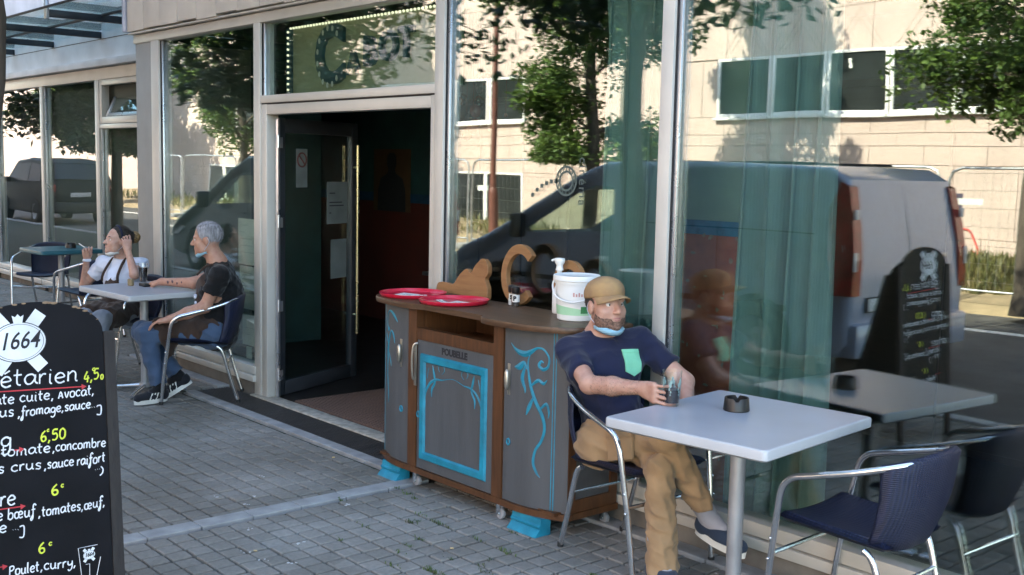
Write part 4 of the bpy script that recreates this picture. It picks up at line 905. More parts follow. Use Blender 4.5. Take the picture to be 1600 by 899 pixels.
    m_ = len(sec); ff = [(i*m_+k, i*m_+(k+1) % m_, (i+1)*m_+(k+1) % m_, (i+1)*m_+k) for i in range(nT-1) for k in range(m_)]+[tuple(range(m_)), tuple((nT-1)*m_+k for k in range(m_-1, -1, -1))]
    t = MB(); t.add(V, ff); t.build('backrest', M_weaveb, C_, 'all')
    return C_
chair0 = make_chair(); GCH = 'navy woven terrace chairs'
CH = [(-3.233, -.30, -3.5, 'navy woven chair under the man in the cap'), (-2.134, -.269, 182, 'empty navy woven chair at the bare grey table in front'), (-7.373, -.358, 238.8, 'navy woven chair under the grey haired man'),
      (-8.62, -.42, 282, 'navy woven chair under the woman in the white shirt'), (-12.35, .18, 318, 'empty navy woven chair at the left of the teal table'), (-10.55, .02, 190, 'empty navy woven chair to the right of the teal table')]
for i, (x, y, a, lb) in enumerate(CH):
    o = chair0 if i == 0 else copy_tree(chair0); o.location = (x, y, 0.004); o.rotation_euler = (0, 0, math.radians(a)); tag(o, lb, 'chair', GCH)
M_ttop = mat('grey_laminate', (.35, .37, .41), .3, var=.07, vscale=4, bump=.06, bscale=160, dirt=.07, detail=9); M_tedge = mat('pale_table_edge', (.46, .47, .48), .4, var=.04); M_tpole = mat('grey_pole_paint', (.42, .43, .45), .4, metal=.5); M_teal2 = mat('teal_laminate', (.03, .13, .16), .35, var=.08)
def table(label, x, y, rz, w_, d_, mt, me_, z=.763):
    T = thing('terrace_table', label, 'table', (x, y, .003), rz, 'square terrace tables'); z -= .003
    def rr(wd, dp, r_, n=5):
        P = []
        for cx, cy_, a0 in ((wd/2-r_, dp/2-r_, 0), (-wd/2+r_, dp/2-r_, 90), (-wd/2+r_, -dp/2+r_, 180), (wd/2-r_, -dp/2+r_, 270)):
            for k in range(n+1): a_ = math.radians(a0+90*k/n); P.append((cx+r_*math.cos(a_), cy_+r_*math.sin(a_)))
        return P
    rings = [(rr(w_-.016, d_-.016, .016), z-.0), (rr(w_-.004, d_-.004, .02), z-.003), (rr(w_, d_, .02), z-.008), (rr(w_, d_, .02), z-.036), (rr(w_-.02, d_-.02, .02), z-.044)]
    t = MB(); t.prism(rings[0][0], z-.01, z); t.build('top', mt, T)
    t = MB(); n = len(rings[0][0]); vv = [(p[0], p[1], zz) for ring_, zz in rings for p in ring_]
    t.add(vv, [(k*n+i, k*n+(i+1) % n, (k+1)*n+(i+1) % n, (k+1)*n+i) for k in range(len(rings)-1) for i in range(n)]+[tuple(4*n+i for i in range(n))]); t.build('edge_band', me_, T, True)
    t = MB(); t.tube([(0, 0, .035), (0, 0, z-.045)], .03, 18); t.build('pole', M_tpole, T, True)
    t = MB(); t.lathe([(.0, .07), (.04, .07), (.045, .035), (.0, .03)], n=18); t.build('hub', M_tpole, T, True)
    for k in range(4):
        a_ = math.pi/4+k*math.pi/2; f_ = MB(); f_.tube([(.03*math.cos(a_), .03*math.sin(a_), .045), (.2*math.cos(a_), .2*math.sin(a_), .032), (.3*math.cos(a_), .3*math.sin(a_), .015)], [.02, .017, .014], 10); f_.build('foot', M_tube, T, True)
    t = MB(); t.tube([(-w_*.3, 0, z-.052), (w_*.3, 0, z-.052)], .012, 8); t.tube([(0, -d_*.3, z-.052), (0, d_*.3, z-.052)], .012, 8); t.build('top_support', M_tpole, T, True)
    return T
table('grey table with a black ashtray in front of the man in the cap', -2.585, -.425, math.radians(5.5), .70, .79, M_ttop, M_tedge)
table('grey table between the woman and the grey haired man', -7.80, -.60, math.radians(184), .80, .62, M_ttop, M_tedge)
table('teal topped empty table at the far left', -11.62, .12, math.radians(2), .62, .62, M_teal2, M_teal2)
# ashtrays
M_bake = mat('black_bakelite', (.012, .011, .011), .38)
def ashtray(label, x, y, z):
    A = MB(); n = 32; prof = [(.0, .008), (.040, .008), (.0415, .05), (.046, .052), (.0475, .05), (.052, .003), (.05, .0), (.0, .0)]
    A.lathe(prof, n=n)
    A.v = [(v[0], v[1], v[2]-(.012 if v[2] > .045 and (abs(math.atan2(v[1], v[0])-2.2) < .12 or abs(math.atan2(v[1], v[0])+.9) < .12) else 0)) for v in A.v]
    o = A.build('ashtray', M_bake, None, True); o.location = (x, y, z); return tag(o, label, 'ashtray', 'black table ashtrays')
ashtray('black ashtray on the bare grey table near the glass', -2.665, -.345, .7635); ashtray('black ashtray on the teal table', -11.62, .22, .7635)
# glasses
M_dg = glass_mat('drinking_glass', .06, (.97, .98, .98)); M_cola = mat('dark_cola', (.010, .003, .002), .35, spec=.2); M_beer = mat('dark_stout', (.015, .007, .004), .1, coat=.6); M_prt = mat('glass_print', (.26, .40, .38), .6)
def tumbler(label, x, y, z, h_, r0, r1, fill, liq, marks=True):
    G_ = thing('drinking_glass', label, 'glass', (x, y, z)); t = MB(); t.lathe([(.001, .0), (r0*.93, .0), (r0, .004), (r1, h_), (r1-.0022, h_), (r0-.0022, .012), (.001, .012)], n=32); t.build('tumbler', M_dg, G_, True)
    t = MB(); rt = r0+(r1-r0)*fill-.003; t.lathe([(.001, .0135), (r0-.003, .0135), (rt, h_*fill), (.001, h_*fill)], n=32); t.build('drink', liq, G_, True)
    if marks:
        for a0 in range(6):
            m_ = MB(); aa = a0*1.05
            for (da, dz, s_) in ((0, .62, .011), (.12, .72, .008), (-.1, .5, .006), (.05, .42, .005), (.0, .34, .004)):
                rr = r0+(r1-r0)*dz+.0006; m_.ellip((rr*math.cos(aa+da), rr*math.sin(aa+da), h_*dz), (s_*.55, s_*.55, s_), 8, 6)
            m_.v = [(v[0]*min(1, (r0+(r1-r0)*v[2]/h_+.0007)/max(1e-6, math.hypot(v[0], v[1]))), v[1]*min(1, (r0+(r1-r0)*v[2]/h_+.0007)/max(1e-6, math.hypot(v[0], v[1]))), v[2]) for v in m_.v]
            m_.build('printed_flower', M_prt, G_, True)
    return G_
GX, GY = -2.875, -.49
tumbler('glass of dark cola in the hand of the man in the cap', GX, GY, .7635, .142, .032, .0395, .47, M_cola)
tumbler('tall glass of dark stout on the table beside the woman', -8.10, -.48, .7635, .15, .028, .037, .8, M_beer, False)
tp_ = MB(); tp_.bx(-.02, .02, -.015, .015, 0, .05, .006); o = tp_.build('lighter_pack', mat('tan_carton', (.30, .22, .12), .6)); o.location = (-7.99, -.62, .7635); o.rotation_euler = (0, 0, .5); tag(o, 'small tan carton beside the glass of stout', 'packet')
tp_ = MB(); tp_.box((0, 0, .012), (.1, .055, .024), 0, .006); o = tp_.build('phone_case', M_bake); o.location = (-7.90, -.55, .7635); tag(o, 'small dark case under the hand of the grey haired man', 'case')
# ================================================================== the painted counter
M_wood = wood_mat('walnut_top', (.115, .058, .028), (.05, .025, .013)); M_wood2 = wood_mat('brown_rail_wood', (.12, .047, .017), (.06, .024, .009), (18, 18, 2.)); M_grey = mat('grey_furniture_paint', (.085, .09, .097), .5, var=.08, vscale=3, bump=.3, bscale=40, stretch=(6, 6, .6), dirt=.25)
M_turq = mat('turquoise_paint', (.006, .24, .36), .45, var=.16, vscale=14, bump=.25, bscale=70, dirt=.2)
CT = thing('painted_counter', 'grey and turquoise painted sideboard counter with a walnut top', 'counter', (-4.31, 0, 0))
ox = 4.31
def bow(x0, x1, y0, y1, b_, n=10):
    """front line from (x0,y0) to (x1,y1) bulging towards the street by b_"""
    return [(x0+(x1-x0)*k/n, y0+(y1-y0)*k/n-b_*math.sin(math.pi*k/n)) for k in range(n+1)]
FL = bow(-5.035, -4.725, -.385, -.45, .022); FR_ = bow(-3.945, -3.575, -.45, -.375, .03)
def cpart(name, m, poly, z0, z1, parent=None, sm=True):
    t = MB(); t.prism([(x+ox, y) for x, y in poly], z0, z1); return t.build(name, m, parent or CT, sm)
# carcass
cpart('side_panel', M_grey, [(-5.035, -.38), (-5.015, -.38), (-5.015, -.06), (-5.035, -.06)], .10, .955, sm=False)
sp_ = cpart('side_panel', M_grey, [(-3.595, -.33), (-3.583, -.33), (-3.583, -.09), (-3.595, -.09)], .16, .90, sm=False)
for (y0, y1, z0, z1) in ((-.372, -.325, .10, .955), (-.095, -.05, .10, .955), (-.325, -.095, .10, .17), (-.325, -.095, .88, .955)): cpart('side_rail', M_wood2, [(-3.598, y0), (-3.572, y0), (-3.572, y1), (-3.598, y1)], z0, z1, sm=False)
cpart('back_panel', M_wood2, [(-5.01, -.06), (-3.6, -.06), (-3.6, -.05), (-5.01, -.05)], .10, .955, sm=False)
cpart('floor_board', M_wood2, [(-5.01, -.43), (-3.6, -.43), (-3.6, -.061), (-5.01, -.061)], .105, .12, sm=False)
cpart('slot_shelf', M_wood2, [(-4.65, -.43), (-4.02, -.43), (-4.02, -.061), (-4.65, -.061)], .79, .80, sm=False)
cpart('slot_end', M_wood2, [(-4.66, -.40), (-4.64, -.40), (-4.64, -.061), (-4.66, -.061)], .80, .955, sm=False); cpart('slot_end', M_wood2, [(-4.03, -.40), (-4.01, -.40), (-4.01, -.061), (-4.03, -.061)], .80, .955, sm=False)
base = [(-5.05, -.375)]+bow(-5.05, -4.72, -.39, -.462, .026)+[(-3.95, -.462)]+bow(-3.945, -3.562, -.462, -.385, .034)+[(-3.562, -.05), (-5.05, -.05)]
cpart('base_rail', M_wood2, base, .082, .112)
cpart('stile', M_wood2, [(-4.715, -.458), (-4.645, -.458), (-4.645, -.40), (-4.715, -.40)], .112, .955, sm=False); cpart('stile', M_wood2, [(-4.02, -.458), (-3.95, -.458), (-3.95, -.40), (-4.02, -.40)], .112, .955, sm=False)
cpart('slot_rail', M_wood2, [(-4.644, -.456), (-4.021, -.456), (-4.021, -.41), (-4.644, -.41)], .795, .855, sm=False)
ld = cpart('side_door', M_grey, FL+[(-4.735, -.40), (-5.02, -.36)], .114, .952)
rdoor = cpart('side_door', M_grey, FR_+[(-3.60, -.36), (-3.935, -.40)], .114, .952)
cd_ = cpart('centre_door', M_grey, [(-4.640, -.452), (-4.025, -.452), (-4.025, -.42), (-4.640, -.42)], .115, .793, sm=False)
# walnut top
top = [(-5.10, -.06), (-5.11, -.25)]+cr([(-5.105, -.30), (-5.08, -.40), (-5.0, -.47), (-4.85, -.505), (-4.68, -.512), (-4.60, -.49), (-4.56, -.475)], 4)+[(-4.1, -.475)]+cr([(-4.07, -.485), (-4.05, -.515), (-3.98, -.535), (-3.80, -.525), (-3.66, -.49), (-3.55, -.42), (-3.50, -.31), (-3.495, -.2)], 4)+[(-3.50, -.05)]
t = MB(); n = len(top); cxy = np.mean(np.array(top), 0)
def inset(P, d): return [(x-(x-cxy[0])*d/max(.1, abs(x-cxy[0])+.3), y-(y-cxy[1])*d/.25) for x, y in P]
rings = [(inset(top, .006), .957), (top, .963), (top, .979), (inset(top, .005), .985)]
vv = [(x+ox, y, z) for P, z in rings for x, y in P]; t.add(vv, [(k*n+i, k*n+(i+1) % n, (k+1)*n+(i+1) % n, (k+1)*n+i) for k in range(3) for i in range(n)]+[tuple(range(n-1, -1, -1)), tuple(3*n+i for i in range(n))]); t.build('top', M_wood, CT, True)
# turquoise frame on the centre door (a mitred moulding, proud of the door)
y0 = -.4521
def mould(x0, x1, z0, z1, wd, h_):
    t = MB(); vv = []
    for d, hh in ((0, 0), (.008, h_), (wd-.008, h_), (wd, 0)):
        for (x, z) in ((x0+d, z0+d), (x1-d, z0+d), (x1-d, z1-d), (x0+d, z1-d)): vv.append((x+ox, y0-hh, z))
    t.add(vv, [(k*4+i, k*4+(i+1) % 4, (k+1)*4+(i+1) % 4, (k+1)*4+i) for k in range(3) for i in range(4)]); return t
mould(-4.612, -4.068, .165, .725, .045, .012).build('painted_moulding', M_turq, cd_)
def stroke(parent, pts, r_, m, yf, n=6, flat=.25, name='scroll'):
    """a tapered painted or carved stroke lying on a front; pts (x,z,scale)"""
    r_ *= .82; P = cr([(p[0], p[1], p[2]) for p in pts], n); t = MB(); vv = []; ff = []; K = len(P)
    for i, p in enumerate(P):
        q0, q1 = P[max(0, i-1)], P[min(K-1, i+1)]; dx, dz = q1[0]-q0[0], q1[1]-q0[1]; l_ = math.hypot(dx, dz)+1e-9; nx, nz = -dz/l_, dx/l_; rr = max(.0006, r_*p[2])
        yy = yf(p[0]); vv += [(p[0]+nx*rr+ox, yy+.0005, p[1]+nz*rr), (p[0]+ox, yy-.0012-rr*flat, p[1]), (p[0]-nx*rr+ox, yy+.0005, p[1]-nz*rr)]
        if i: b_ = 3*i; ff += [(b_-3, b_-2, b_+1, b_), (b_-2, b_-1, b_+2, b_+1)]
    t.add(vv, ff); o = t.build(name, m, parent, True); return o
yR = lambda x: float(np.interp(x, [p[0] for p in FR_], [p[1] for p in FR_])); yL = lambda x: float(np.interp(x, [p[0] for p in FL], [p[1] for p in FL])); yC = lambda x: -.4521
# right door carving: flowing acanthus (x from -3.945 to -3.6)
for pts, r_ in (([(-3.90, .875, .1), (-3.86, .845, 1), (-3.81, .835, 1.5), (-3.77, .85, 1.2), (-3.735, .87, .6), (-3.70, .865, .6), (-3.675, .83, .7), (-3.68, .79, .8), (-3.705, .775, .9), (-3.725, .79, 1.), (-3.715, .81, .8), (-3.70, .805, .3)], .013),
                ([(-3.77, .845, .3), (-3.785, .80, .5), (-3.78, .74, .8), (-3.765, .68, 1.1), (-3.74, .62, 1.3), (-3.705, .56, 1.3), (-3.69, .50, 1.1), (-3.705, .44, .9), (-3.735, .39, .9), (-3.745, .33, 1), (-3.725, .285, .9), (-3.705, .265, .1)], .013),
                ([(-3.785, .76, .3), (-3.81, .79, 1), (-3.84, .77, 1.3), (-3.87, .765, .3)], .016), ([(-3.80, .78, .5), (-3.82, .72, 1.2), (-3.80, .67, .7), (-3.80, .65, .1)], .014),
                ([(-3.765, .69, .5), (-3.73, .72, 1), (-3.70, .71, .9), (-3.68, .73, .1)], .012), ([(-3.75, .64, .5), (-3.775, .59, 1.2), (-3.79, .55, .2)], .014), ([(-3.72, .58, .5), (-3.685, .615, 1), (-3.67, .58, .8), (-3.672, .55, .1)], .012)):
    stroke(rdoor, pts, r_, M_turq, yR, name='painted_scroll')
for xx, ww in ((-3.652, .004), (-3.640, .004)): stroke(rdoor, [(xx, .118, 1), (xx, .5, 1), (xx, .95, 1)], ww, M_turq, yR, name='painted_line')
for pts, r_ in (([(-4.83, .86, .2), (-4.86, .885, 1.2), (-4.90, .905, 1), (-4.945, .905, .6), (-4.97, .88, .5), (-4.972, .83, .6), (-4.95, .80, .9), (-4.935, .82, .6)], .012),
                ([(-4.86, .74, .2), (-4.88, .79, 1.), (-4.91, .80, .8), (-4.935, .76, .9), (-4.955, .70, 1.2), (-4.96, .64, .9), (-4.965, .58, .6), (-4.955, .50, .6), (-4.945, .44, .7), (-4.95, .40, .1)], .012),
                ([(-4.955, .72, .5), (-4.985, .76, .9), (-4.99, .78, .1)], .01), ([(-4.94, .68, .6), (-4.915, .64, 1), (-4.905, .61, .1)], .011)):
    stroke(ld, pts, r_, M_turq, yL, name='painted_scroll')
stroke(ld, [(-5.022, .118, 1), (-5.022, .5, 1), (-5.022, .95, 1)], .003, M_turq, yL, name='painted_line')
cxd = -4.34
for s_ in (-1, 1):
    for pts, r_ in (([(cxd+s_*.235, .47, .2), (cxd+s_*.225, .53, 1), (cxd+s_*.19, .58, 1.2), (cxd+s_*.14, .605, 1), (cxd+s_*.09, .61, .5), (cxd+s_*.03, .625, .3), (cxd, .628, .3)], .009),
                    ([(cxd+s_*.175, .51, .2), (cxd+s_*.175, .55, 1), (cxd+s_*.15, .59, 1), (cxd+s_*.16, .64, 1.1), (cxd+s_*.17, .675, .2)], .01),
                    ([(cxd+s_*.09, .64, .3), (cxd+s_*.07, .66, .4), (cxd+s_*.08, .685, .4), (cxd+s_*.105, .69, .4), (cxd+s_*.12, .67, .4), (cxd+s_*.11, .65, .3)], .008), ([(cxd+s_*.215, .60, .2), (cxd+s_*.21, .63, .5), (cxd+s_*.2, .66, .2)], .008)):
        stroke(cd_, pts, r_, M_turq, yC, name='painted_scroll')
# key plates, handles
def keyplate(parent, x, z, yf):
    t = MB(); t.tube([(x+ox+.011*math.cos(q*.5236), yf(x)-.002, z+.015*math.sin(q*.5236)) for q in range(12)], .004, 6, True); t.build('key_plate', M_turq, parent, True)
keyplate(ld, -4.785, .40, yL); keyplate(cd_, -4.628, .40, yC); keyplate(rdoor, -3.905, .40, yR)
M_hnd = mat('aged_nickel', (.45, .42, .36), .35, metal=.85)
for parent, x, yf in ((ld, -4.79, yL), (rdoor, -3.91, yR)):
    t = MB(); y_ = yf(x); t.lathe([(.001, .05), (.006, .047), (.012, .035), (.014, .0), (.012, -.035), (.006, -.047), (.001, -.05)], (x+ox, y_-.014, .70), 14); t.tube([(x+ox, y_+.002, .735), (x+ox, y_-.014, .735)], .005, 8); t.tube([(x+ox, y_+.002, .665), (x+ox, y_-.014, .665)], .005, 8)
    t.bx(x+ox-.009, x+ox+.009, y_-.003, y_+.001, .625, .775, .001); t.build('handle', M_hnd, parent, True)
t = MB(); t.tube(cr([(-4.652+ox, -.462, .58), (-4.65+ox, -.478, .6), (-4.65+ox, -.482, .70), (-4.64+ox, -.478, .765), (-4.625+ox, -.462, .775)], 4), .006, 8); t.bx(-4.655+ox, -4.635+ox, -.4655, -.4615, .55, .77, .001); t.build('latch', M_hnd, CT, True)
put_text('POUBELLE', .047, M_ink, cd_, frame_M((-4.33+ox, -.4535, .758), (1, 0, 0), (0, 0, 1)), depth=.001, bold=.002, spacing=.95)
# feet and castors
for (x0, x1, yb) in ((-4.97, -4.80, -.44), (-3.86, -3.66, -.455)):
    t = MB(); prof = [(yb+.06, .082), (yb, .082), (yb-.004, .055), (yb-.012, .05), (yb-.012, .042), (yb-.005, .035), (yb-.03, .008), (yb-.036, .0), (yb+.06, .0)]
    t.prism([(p[0], p[1]) for p in prof], x0+ox, x1+ox, Matrix(((0, 0, 1, 0), (1, 0, 0, 0), (0, 1, 0, 0), (0, 0, 0, 1)))); t.build('front_foot', M_turq, CT)
for (x, y) in ((-4.685, -.42), (-3.985, -.43), (-3.635, -.075), (-4.95, -.09)):
    w_ = MB(); w_.lathe([(.006, -.011), (.024, -.011), (.0275, -.006), (.0275, .006), (.024, .011), (.006, .011)], n=18); w_.xform(Matrix.Translation((x+ox+.012, y, .0285))@Matrix.Rotation(math.pi/2, 4, 'X')); o = w_.build('castor_wheel', mat('grey_rubber', (.30, .30, .31), .6), CT, True)
    t = MB(); t.bx(x+ox-.02, x+ox+.02, y-.02, y+.02, .075, .081, .002); t.bx(x+ox-.008, x+ox+.02, y-.017, y-.013, .022, .076, .002); t.bx(x+ox-.008, x+ox+.02, y+.013, y+.017, .022, .076, .002); t.tube([(x+ox+.012, y-.02, .0285), (x+ox+.012, y+.02, .0285)], .006, 8); t.build('castor_fork', M_tube, CT, True)
# ------------------------------------------------------------------ things on the counter
M_tray = mat('red_plastic', (.55, .012, .04), .3, var=.04, coat=.3)
def tray(label, x, y):
    t = MB(); t.lathe([(.001, .002), (.165, .002), (.172, .006), (.180, .020), (.184, .021), (.184, .017), (.176, .003), (.17, .0), (.001, .0)], n=48); o = t.build('red_tray', M_tray, None, True); o.location = (x, y, .9855); return tag(o, label, 'tray', 'round red trays on the counter')
tray('round red tray at the left end of the counter', -4.905, -.295); o = tray('round red tray overlapping in front at the middle of the counter', -4.535, -.30); o.rotation_euler = (.0, -.012, 0)
for (x, y, w_, d_, rz, lb) in ((-4.93, -.315, .11, .085, .35, 'wide white slip on the left red tray'), (-4.835, -.285, .075, .06, -.5, 'small folded slip at the right of the left red tray'), (-4.59, -.335, .12, .035, -.35, 'narrow white strip on the front red tray'), (-4.475, -.295, .13, .085, .25, 'broad white sheet on the front red tray')):
    p_ = MB(); p_.bx(-w_/2, w_/2, -d_/2, d_/2, 0, .0012); o = p_.build('paper_slip', M_paper); o.location = (x, y, .9895); o.rotation_euler = (.03, .02, rz); tag(o, lb, 'paper')
    for q in range(2):
        l_ = MB(); l_.bx(-w_*.38, w_*.3, -d_*.2+q*.02, -d_*.2+.003+q*.02, .0012, .0016); l_.build('print', M_ink, o)
M_mill = glass_mat('mill_glass', .07, (.9, .92, .92)); M_pep = mat('peppercorns', (.06, .045, .035), .8, var=.5, vscale=120); M_salt = mat('salt_grains', (.75, .75, .74), .8)
for (x, y, ltr, c_, lb) in ((-4.245, -.13, 'P', M_pep, 'pepper mill marked P beside the wooden letter'), (-4.30, -.105, 'S', M_salt, 'salt mill standing left of the pepper mill')):
    G_ = thing('spice_mill', lb, 'mill', (x, y, .9855), math.radians(38), 'spice mills')
    t = MB(); t.lathe([(.001, 0), (.021, 0), (.022, .004), (.022, .055), (.018, .065), (.018, .075), (.001, .075)], n=20); t.build('jar', M_mill, G_, True)
    t = MB(); t.lathe([(.001, .004), (.0195, .004), (.0195, .035), (.001, .035)], n=16); t.build('filling', c_, G_, True)
    t = MB(); t.lathe([(.001, .105), (.017, .105), (.0215, .100), (.0215, .072), (.019, .068), (.001, .068)], n=20); t.build('cap', M_bake, G_, True)
    t = MB()
    vv = [(.0225*math.cos(a_), .0225*math.sin(a_), z) for z in (.026, .062) for a_ in [-2.2+.28*k for k in range(9)]]
    t.add(vv, [(k, k+1, 10+k, 9+k) for k in range(8)]); t.build('label', M_paper, G_)
    put_text(ltr, .03, M_ink, G_, frame_M((0.0, -.0235, .044), (1, 0, 0), (0, 0, 1)), depth=.0008, bold=.002)
# wooden cut-out shapes leaning on the glass
M_osb = wood_mat('plywood', (.32, .165, .065), (.21, .095, .035), (3, 10, 24), .55)
def cutout(name, label, poly, x, z, th=.03, hole=None, m=None):
    t = MB(); t.prism(poly, -th/2, th/2, Matrix(((1, 0, 0, 0), (0, 0, -1, 0), (0, 1, 0, 0), (0, 0, 0, 1)))); o = t.build(name, m or M_osb, None, False); o.location = (x, -.055, z); o.rotation_euler = (math.radians(-4), 0, 0); bv = o.modifiers.new('soft', 'BEVEL'); bv.width = .002; bv.segments = 1; return tag(o, label, 'wooden shape')
cl = cr([(-.30, .0), (-.285, .05), (-.22, .06), (-.15, .055), (-.10, .11), (-.04, .15), (.0, .13), (.03, .17), (.09, .215), (.135, .19), (.145, .14), (.125, .105), (.15, .06), (.155, .0)], 5)
cutout('wooden_cloud', 'brown wooden cloud shaped cutout standing behind the red trays', cl, -4.70, .986)
def cshape(R0, R1, a0, a1, n=22, sx=.85):
    return [(sx*R0*math.cos(math.radians(a0+(a1-a0)*k/n)), R0*math.sin(math.radians(a0+(a1-a0)*k/n))) for k in range(n+1)]+[(sx*R1*math.cos(math.radians(a1-(a1-a0)*k/n)), R1*math.sin(math.radians(a1-(a1-a0)*k/n))) for k in range(n+1)]
cutout('wooden_letter', 'big wooden letter C standing on the counter against the glass', cshape(.158, .108, 42, 318), -4.30, .986+.155)
cutout('wooden_letter', 'wooden letter mostly hidden behind the white bucket', cshape(.13, .085, 20, 340), -3.93, .986+.13)
# bucket and spray bottle
M_pail = mat('white_polypropylene', (.78, .80, .78), .35, var=.02); M_gr = mat('mint_label', (.38, .68, .45), .5); M_dg2 = mat('dark_green_label', (.04, .22, .08), .5); M_rt = mat('red_label_ink', (.62, .36, .33), .6)
B_ = thing('white_bucket', 'white plastic bucket with a green label on the counter', 'bucket', (-3.745, -.185, .9855)); B_.scale = (.93, .93, .93); bh = .215
t = MB(); t.lathe([(.001, .0), (.092, .0), (.096, .004), (.108, bh-.03), (.113, bh-.03), (.114, bh), (.001, bh)], n=40); t.build('pail', M_pail, B_, True)
t = MB(); t.lathe([(.001, bh+.006), (.108, bh+.006), (.118, bh+.012), (.12, bh+.004), (.12, bh-.014), (.115, bh-.016)], n=40); t.build('lid', M_pail, B_, True)
rb_ = lambda z: .096+(.108-.096)*(z/(bh-.03))+.0008
def wrap(z0f, z1f, a0, a1, m, name, k=24):
    t = MB(); vv = []
    for i in range(k+1):
        a_ = a0+(a1-a0)*i/k
        for z in (z0f(i/k), z1f(i/k)): vv.append((rb_(z)*math.cos(a_), rb_(z)*math.sin(a_), z))
    t.add(vv, [(2*i, 2*i+2, 2*i+3, 2*i+1) for i in range(k)]); return t.build(name, m, B_)
wrap(lambda s: .03, lambda s: .06+.018*math.sin(2.5*s+1.2), -3.4, -.4, M_gr, 'label_band'); wrap(lambda s: .04, lambda s: .075, -1.15, -.75, M_dg2, 'label_box'); 
for k in range(5): wrap(lambda s: .125, lambda s: .125+(.02 if k % 2 == 0 else .014), -1.55+.13*k, -1.55+.13*k+.08, M_rt, 'label_print', 4)
t = MB(); t.tube(cr([(-.118, .0, bh-.02), (-.118, -.03, bh-.05), (-.085, -.095, bh-.095), (.0, -.132, bh-.115), (.085, -.095, bh-.095), (.118, -.03, bh-.05), (.118, .0, bh-.02)], 5), .0045, 8); t.build('handle', M_pail, B_, True)
B_.rotation_euler = (0, 0, math.radians(35))
SB = thing('pump_bottle', 'white pump bottle standing behind the bucket', 'bottle', (-3.95, -.105, .9855), .4); SB.scale = (1, 1, .86)
t = MB(); t.lathe([(.001, 0), (.03, 0), (.033, .006), (.033, .12), (.014, .17), (.014, .20), (.001, .2)], n=24); t.build('flask', M_pail, SB, True)
t = MB(); t.lathe([(.001, .198), (.018, .198), (.018, .222), (.012, .228), (.014, .245), (.001, .247)], n=18); t.build('collar', M_pail, SB, True)
t = MB(); t.lathe([(.001, .245), (.02, .246), (.017, .262), (.0165, .275), (.024, .29), (.027, .303), (.024, .314), (.001, .317)], n=20); t.build('pump_head', M_pail, SB, True); t = MB(); t.tube([(0, 0, .303), (-.03, 0, .303), (-.042, 0, .298)], [.01, .008, .006], 8); t.build('nozzle', M_pail, SB, True)
def gpt(px, py): d = ray(px, py); t_ = -CAM[2]/d[2]; p = CAM+d*t_; return (p[0], p[1], .005)
random.seed(41)
for i, (px, py, lb) in enumerate(((520, 716, 'cigarette butt on the paving in front of the drain'), (398, 862, 'cigarette butt on the paving below the pale band'), (705, 858, 'cigarette butt near the front foot of the counter'))):
    b_ = MB(); b_.tube([(-.004, 0, 0), (.011, 0, 0)], .0038, 8); o = b_.build('cigarette_butt', mat('butt_paper', (.55, .40, .22), .8), None, True); q = gpt(px, py); o.location = (q[0], q[1], .0042); o.rotation_euler = (0, 0, random.uniform(0, 3)); tag(o, lb, 'cigarette butt', 'cigarette butts on the paving')
# ================================================================== the chalk menu board
M_slate = mat('blackboard_paint', (.007, .007, .009), .6, spec=.2, var=.25, vscale=5, bump=.1, dirt=.0); M_bfr = mat('worn_dark_wood', (.035, .03, .027), .7, var=.4, vscale=12, bump=.5, c2=(.015, .012, .012), stretch=(6, 6, 1)); M_chalk = mat('white_chalk', (.78, .78, .80), .9, var=.1, vscale=80); M_chy = mat('yellow_chalk', (.72, .78, .08), .9); M_chr = mat('red_chalk', (.55, .05, .06), .9); M_logo = mat('white_print', (.80, .81, .82), .6); M_raw = mat('chipped_wood', (.30, .20, .12), .9)
BD = thing('menu_board', 'black A-frame chalk menu board with a white oval emblem on the pavement', 'menu board', (-3.53, -2.66, 0))
# board plane from the fit: bottom x -3.426, top -3.663 at 1.183, turned by .191
W_B, ZS, ZP = .466, 1.13, 1.24; rot = .085; XB, XT, YR_, WO = -3.545, -3.625, -2.428, .552
ey_ = Vector((-math.sin(rot), math.cos(rot), 0)); up_ = Vector((XT-XB, 0, ZP)); ex_ = ey_   # board x axis runs towards the glass
MB4 = frame_M((XB+3.53, YR_-WO/2+2.66, 0), ex_, up_)   # local x: width, y: up the board, z: out of the face
sl = up_.length/ZP; zs_, zp_ = ZS*sl, ZP*sl
arc = [(W_B/2, .16), (W_B/2, zs_)]+[(W_B/2*math.cos(math.radians(a_))*(1 if True else 0), zs_+(zp_-zs_)*math.sin(math.radians(a_))) for a_ in range(6, 180, 6)]+[(-W_B/2, zs_), (-W_B/2, .16)]
def bpart(name, m, poly, z0, z1, parent=None):
    t = MB(); t.prism(poly, z0, z1, MB4); return t.build(name, m, parent or BD)
bpart('panel', M_slate, arc, -.010, .0)
for s_ in (1, -1):
    bpart('leg', M_bfr, [(s_*(W_B/2+.002), 0), (s_*(W_B/2+.040), 0), (s_*(W_B/2+.040), zs_-.005), (s_*(W_B/2+.002), zs_-.005)], -.028, .004)
    MB5 = frame_M((XB+3.53-.46, YR_-WO/2+2.66-.04, 0), ex_, Vector((.46+XT-XB-.03, .04, ZP)))
    t = MB(); t.prism([(s_*(W_B/2+.002), 0), (s_*(W_B/2+.040), 0), (s_*(W_B/2+.040), zs_-.03), (s_*(W_B/2+.002), zs_-.03)], -.012, .012, MB5); t.build('rear_leg', M_bfr, BD)
t = MB(); t.prism([(p[0], p[1]-.03) for p in arc], -.005, .005, MB5); t.build('rear_panel', M_slate, BD)
random.seed(31)
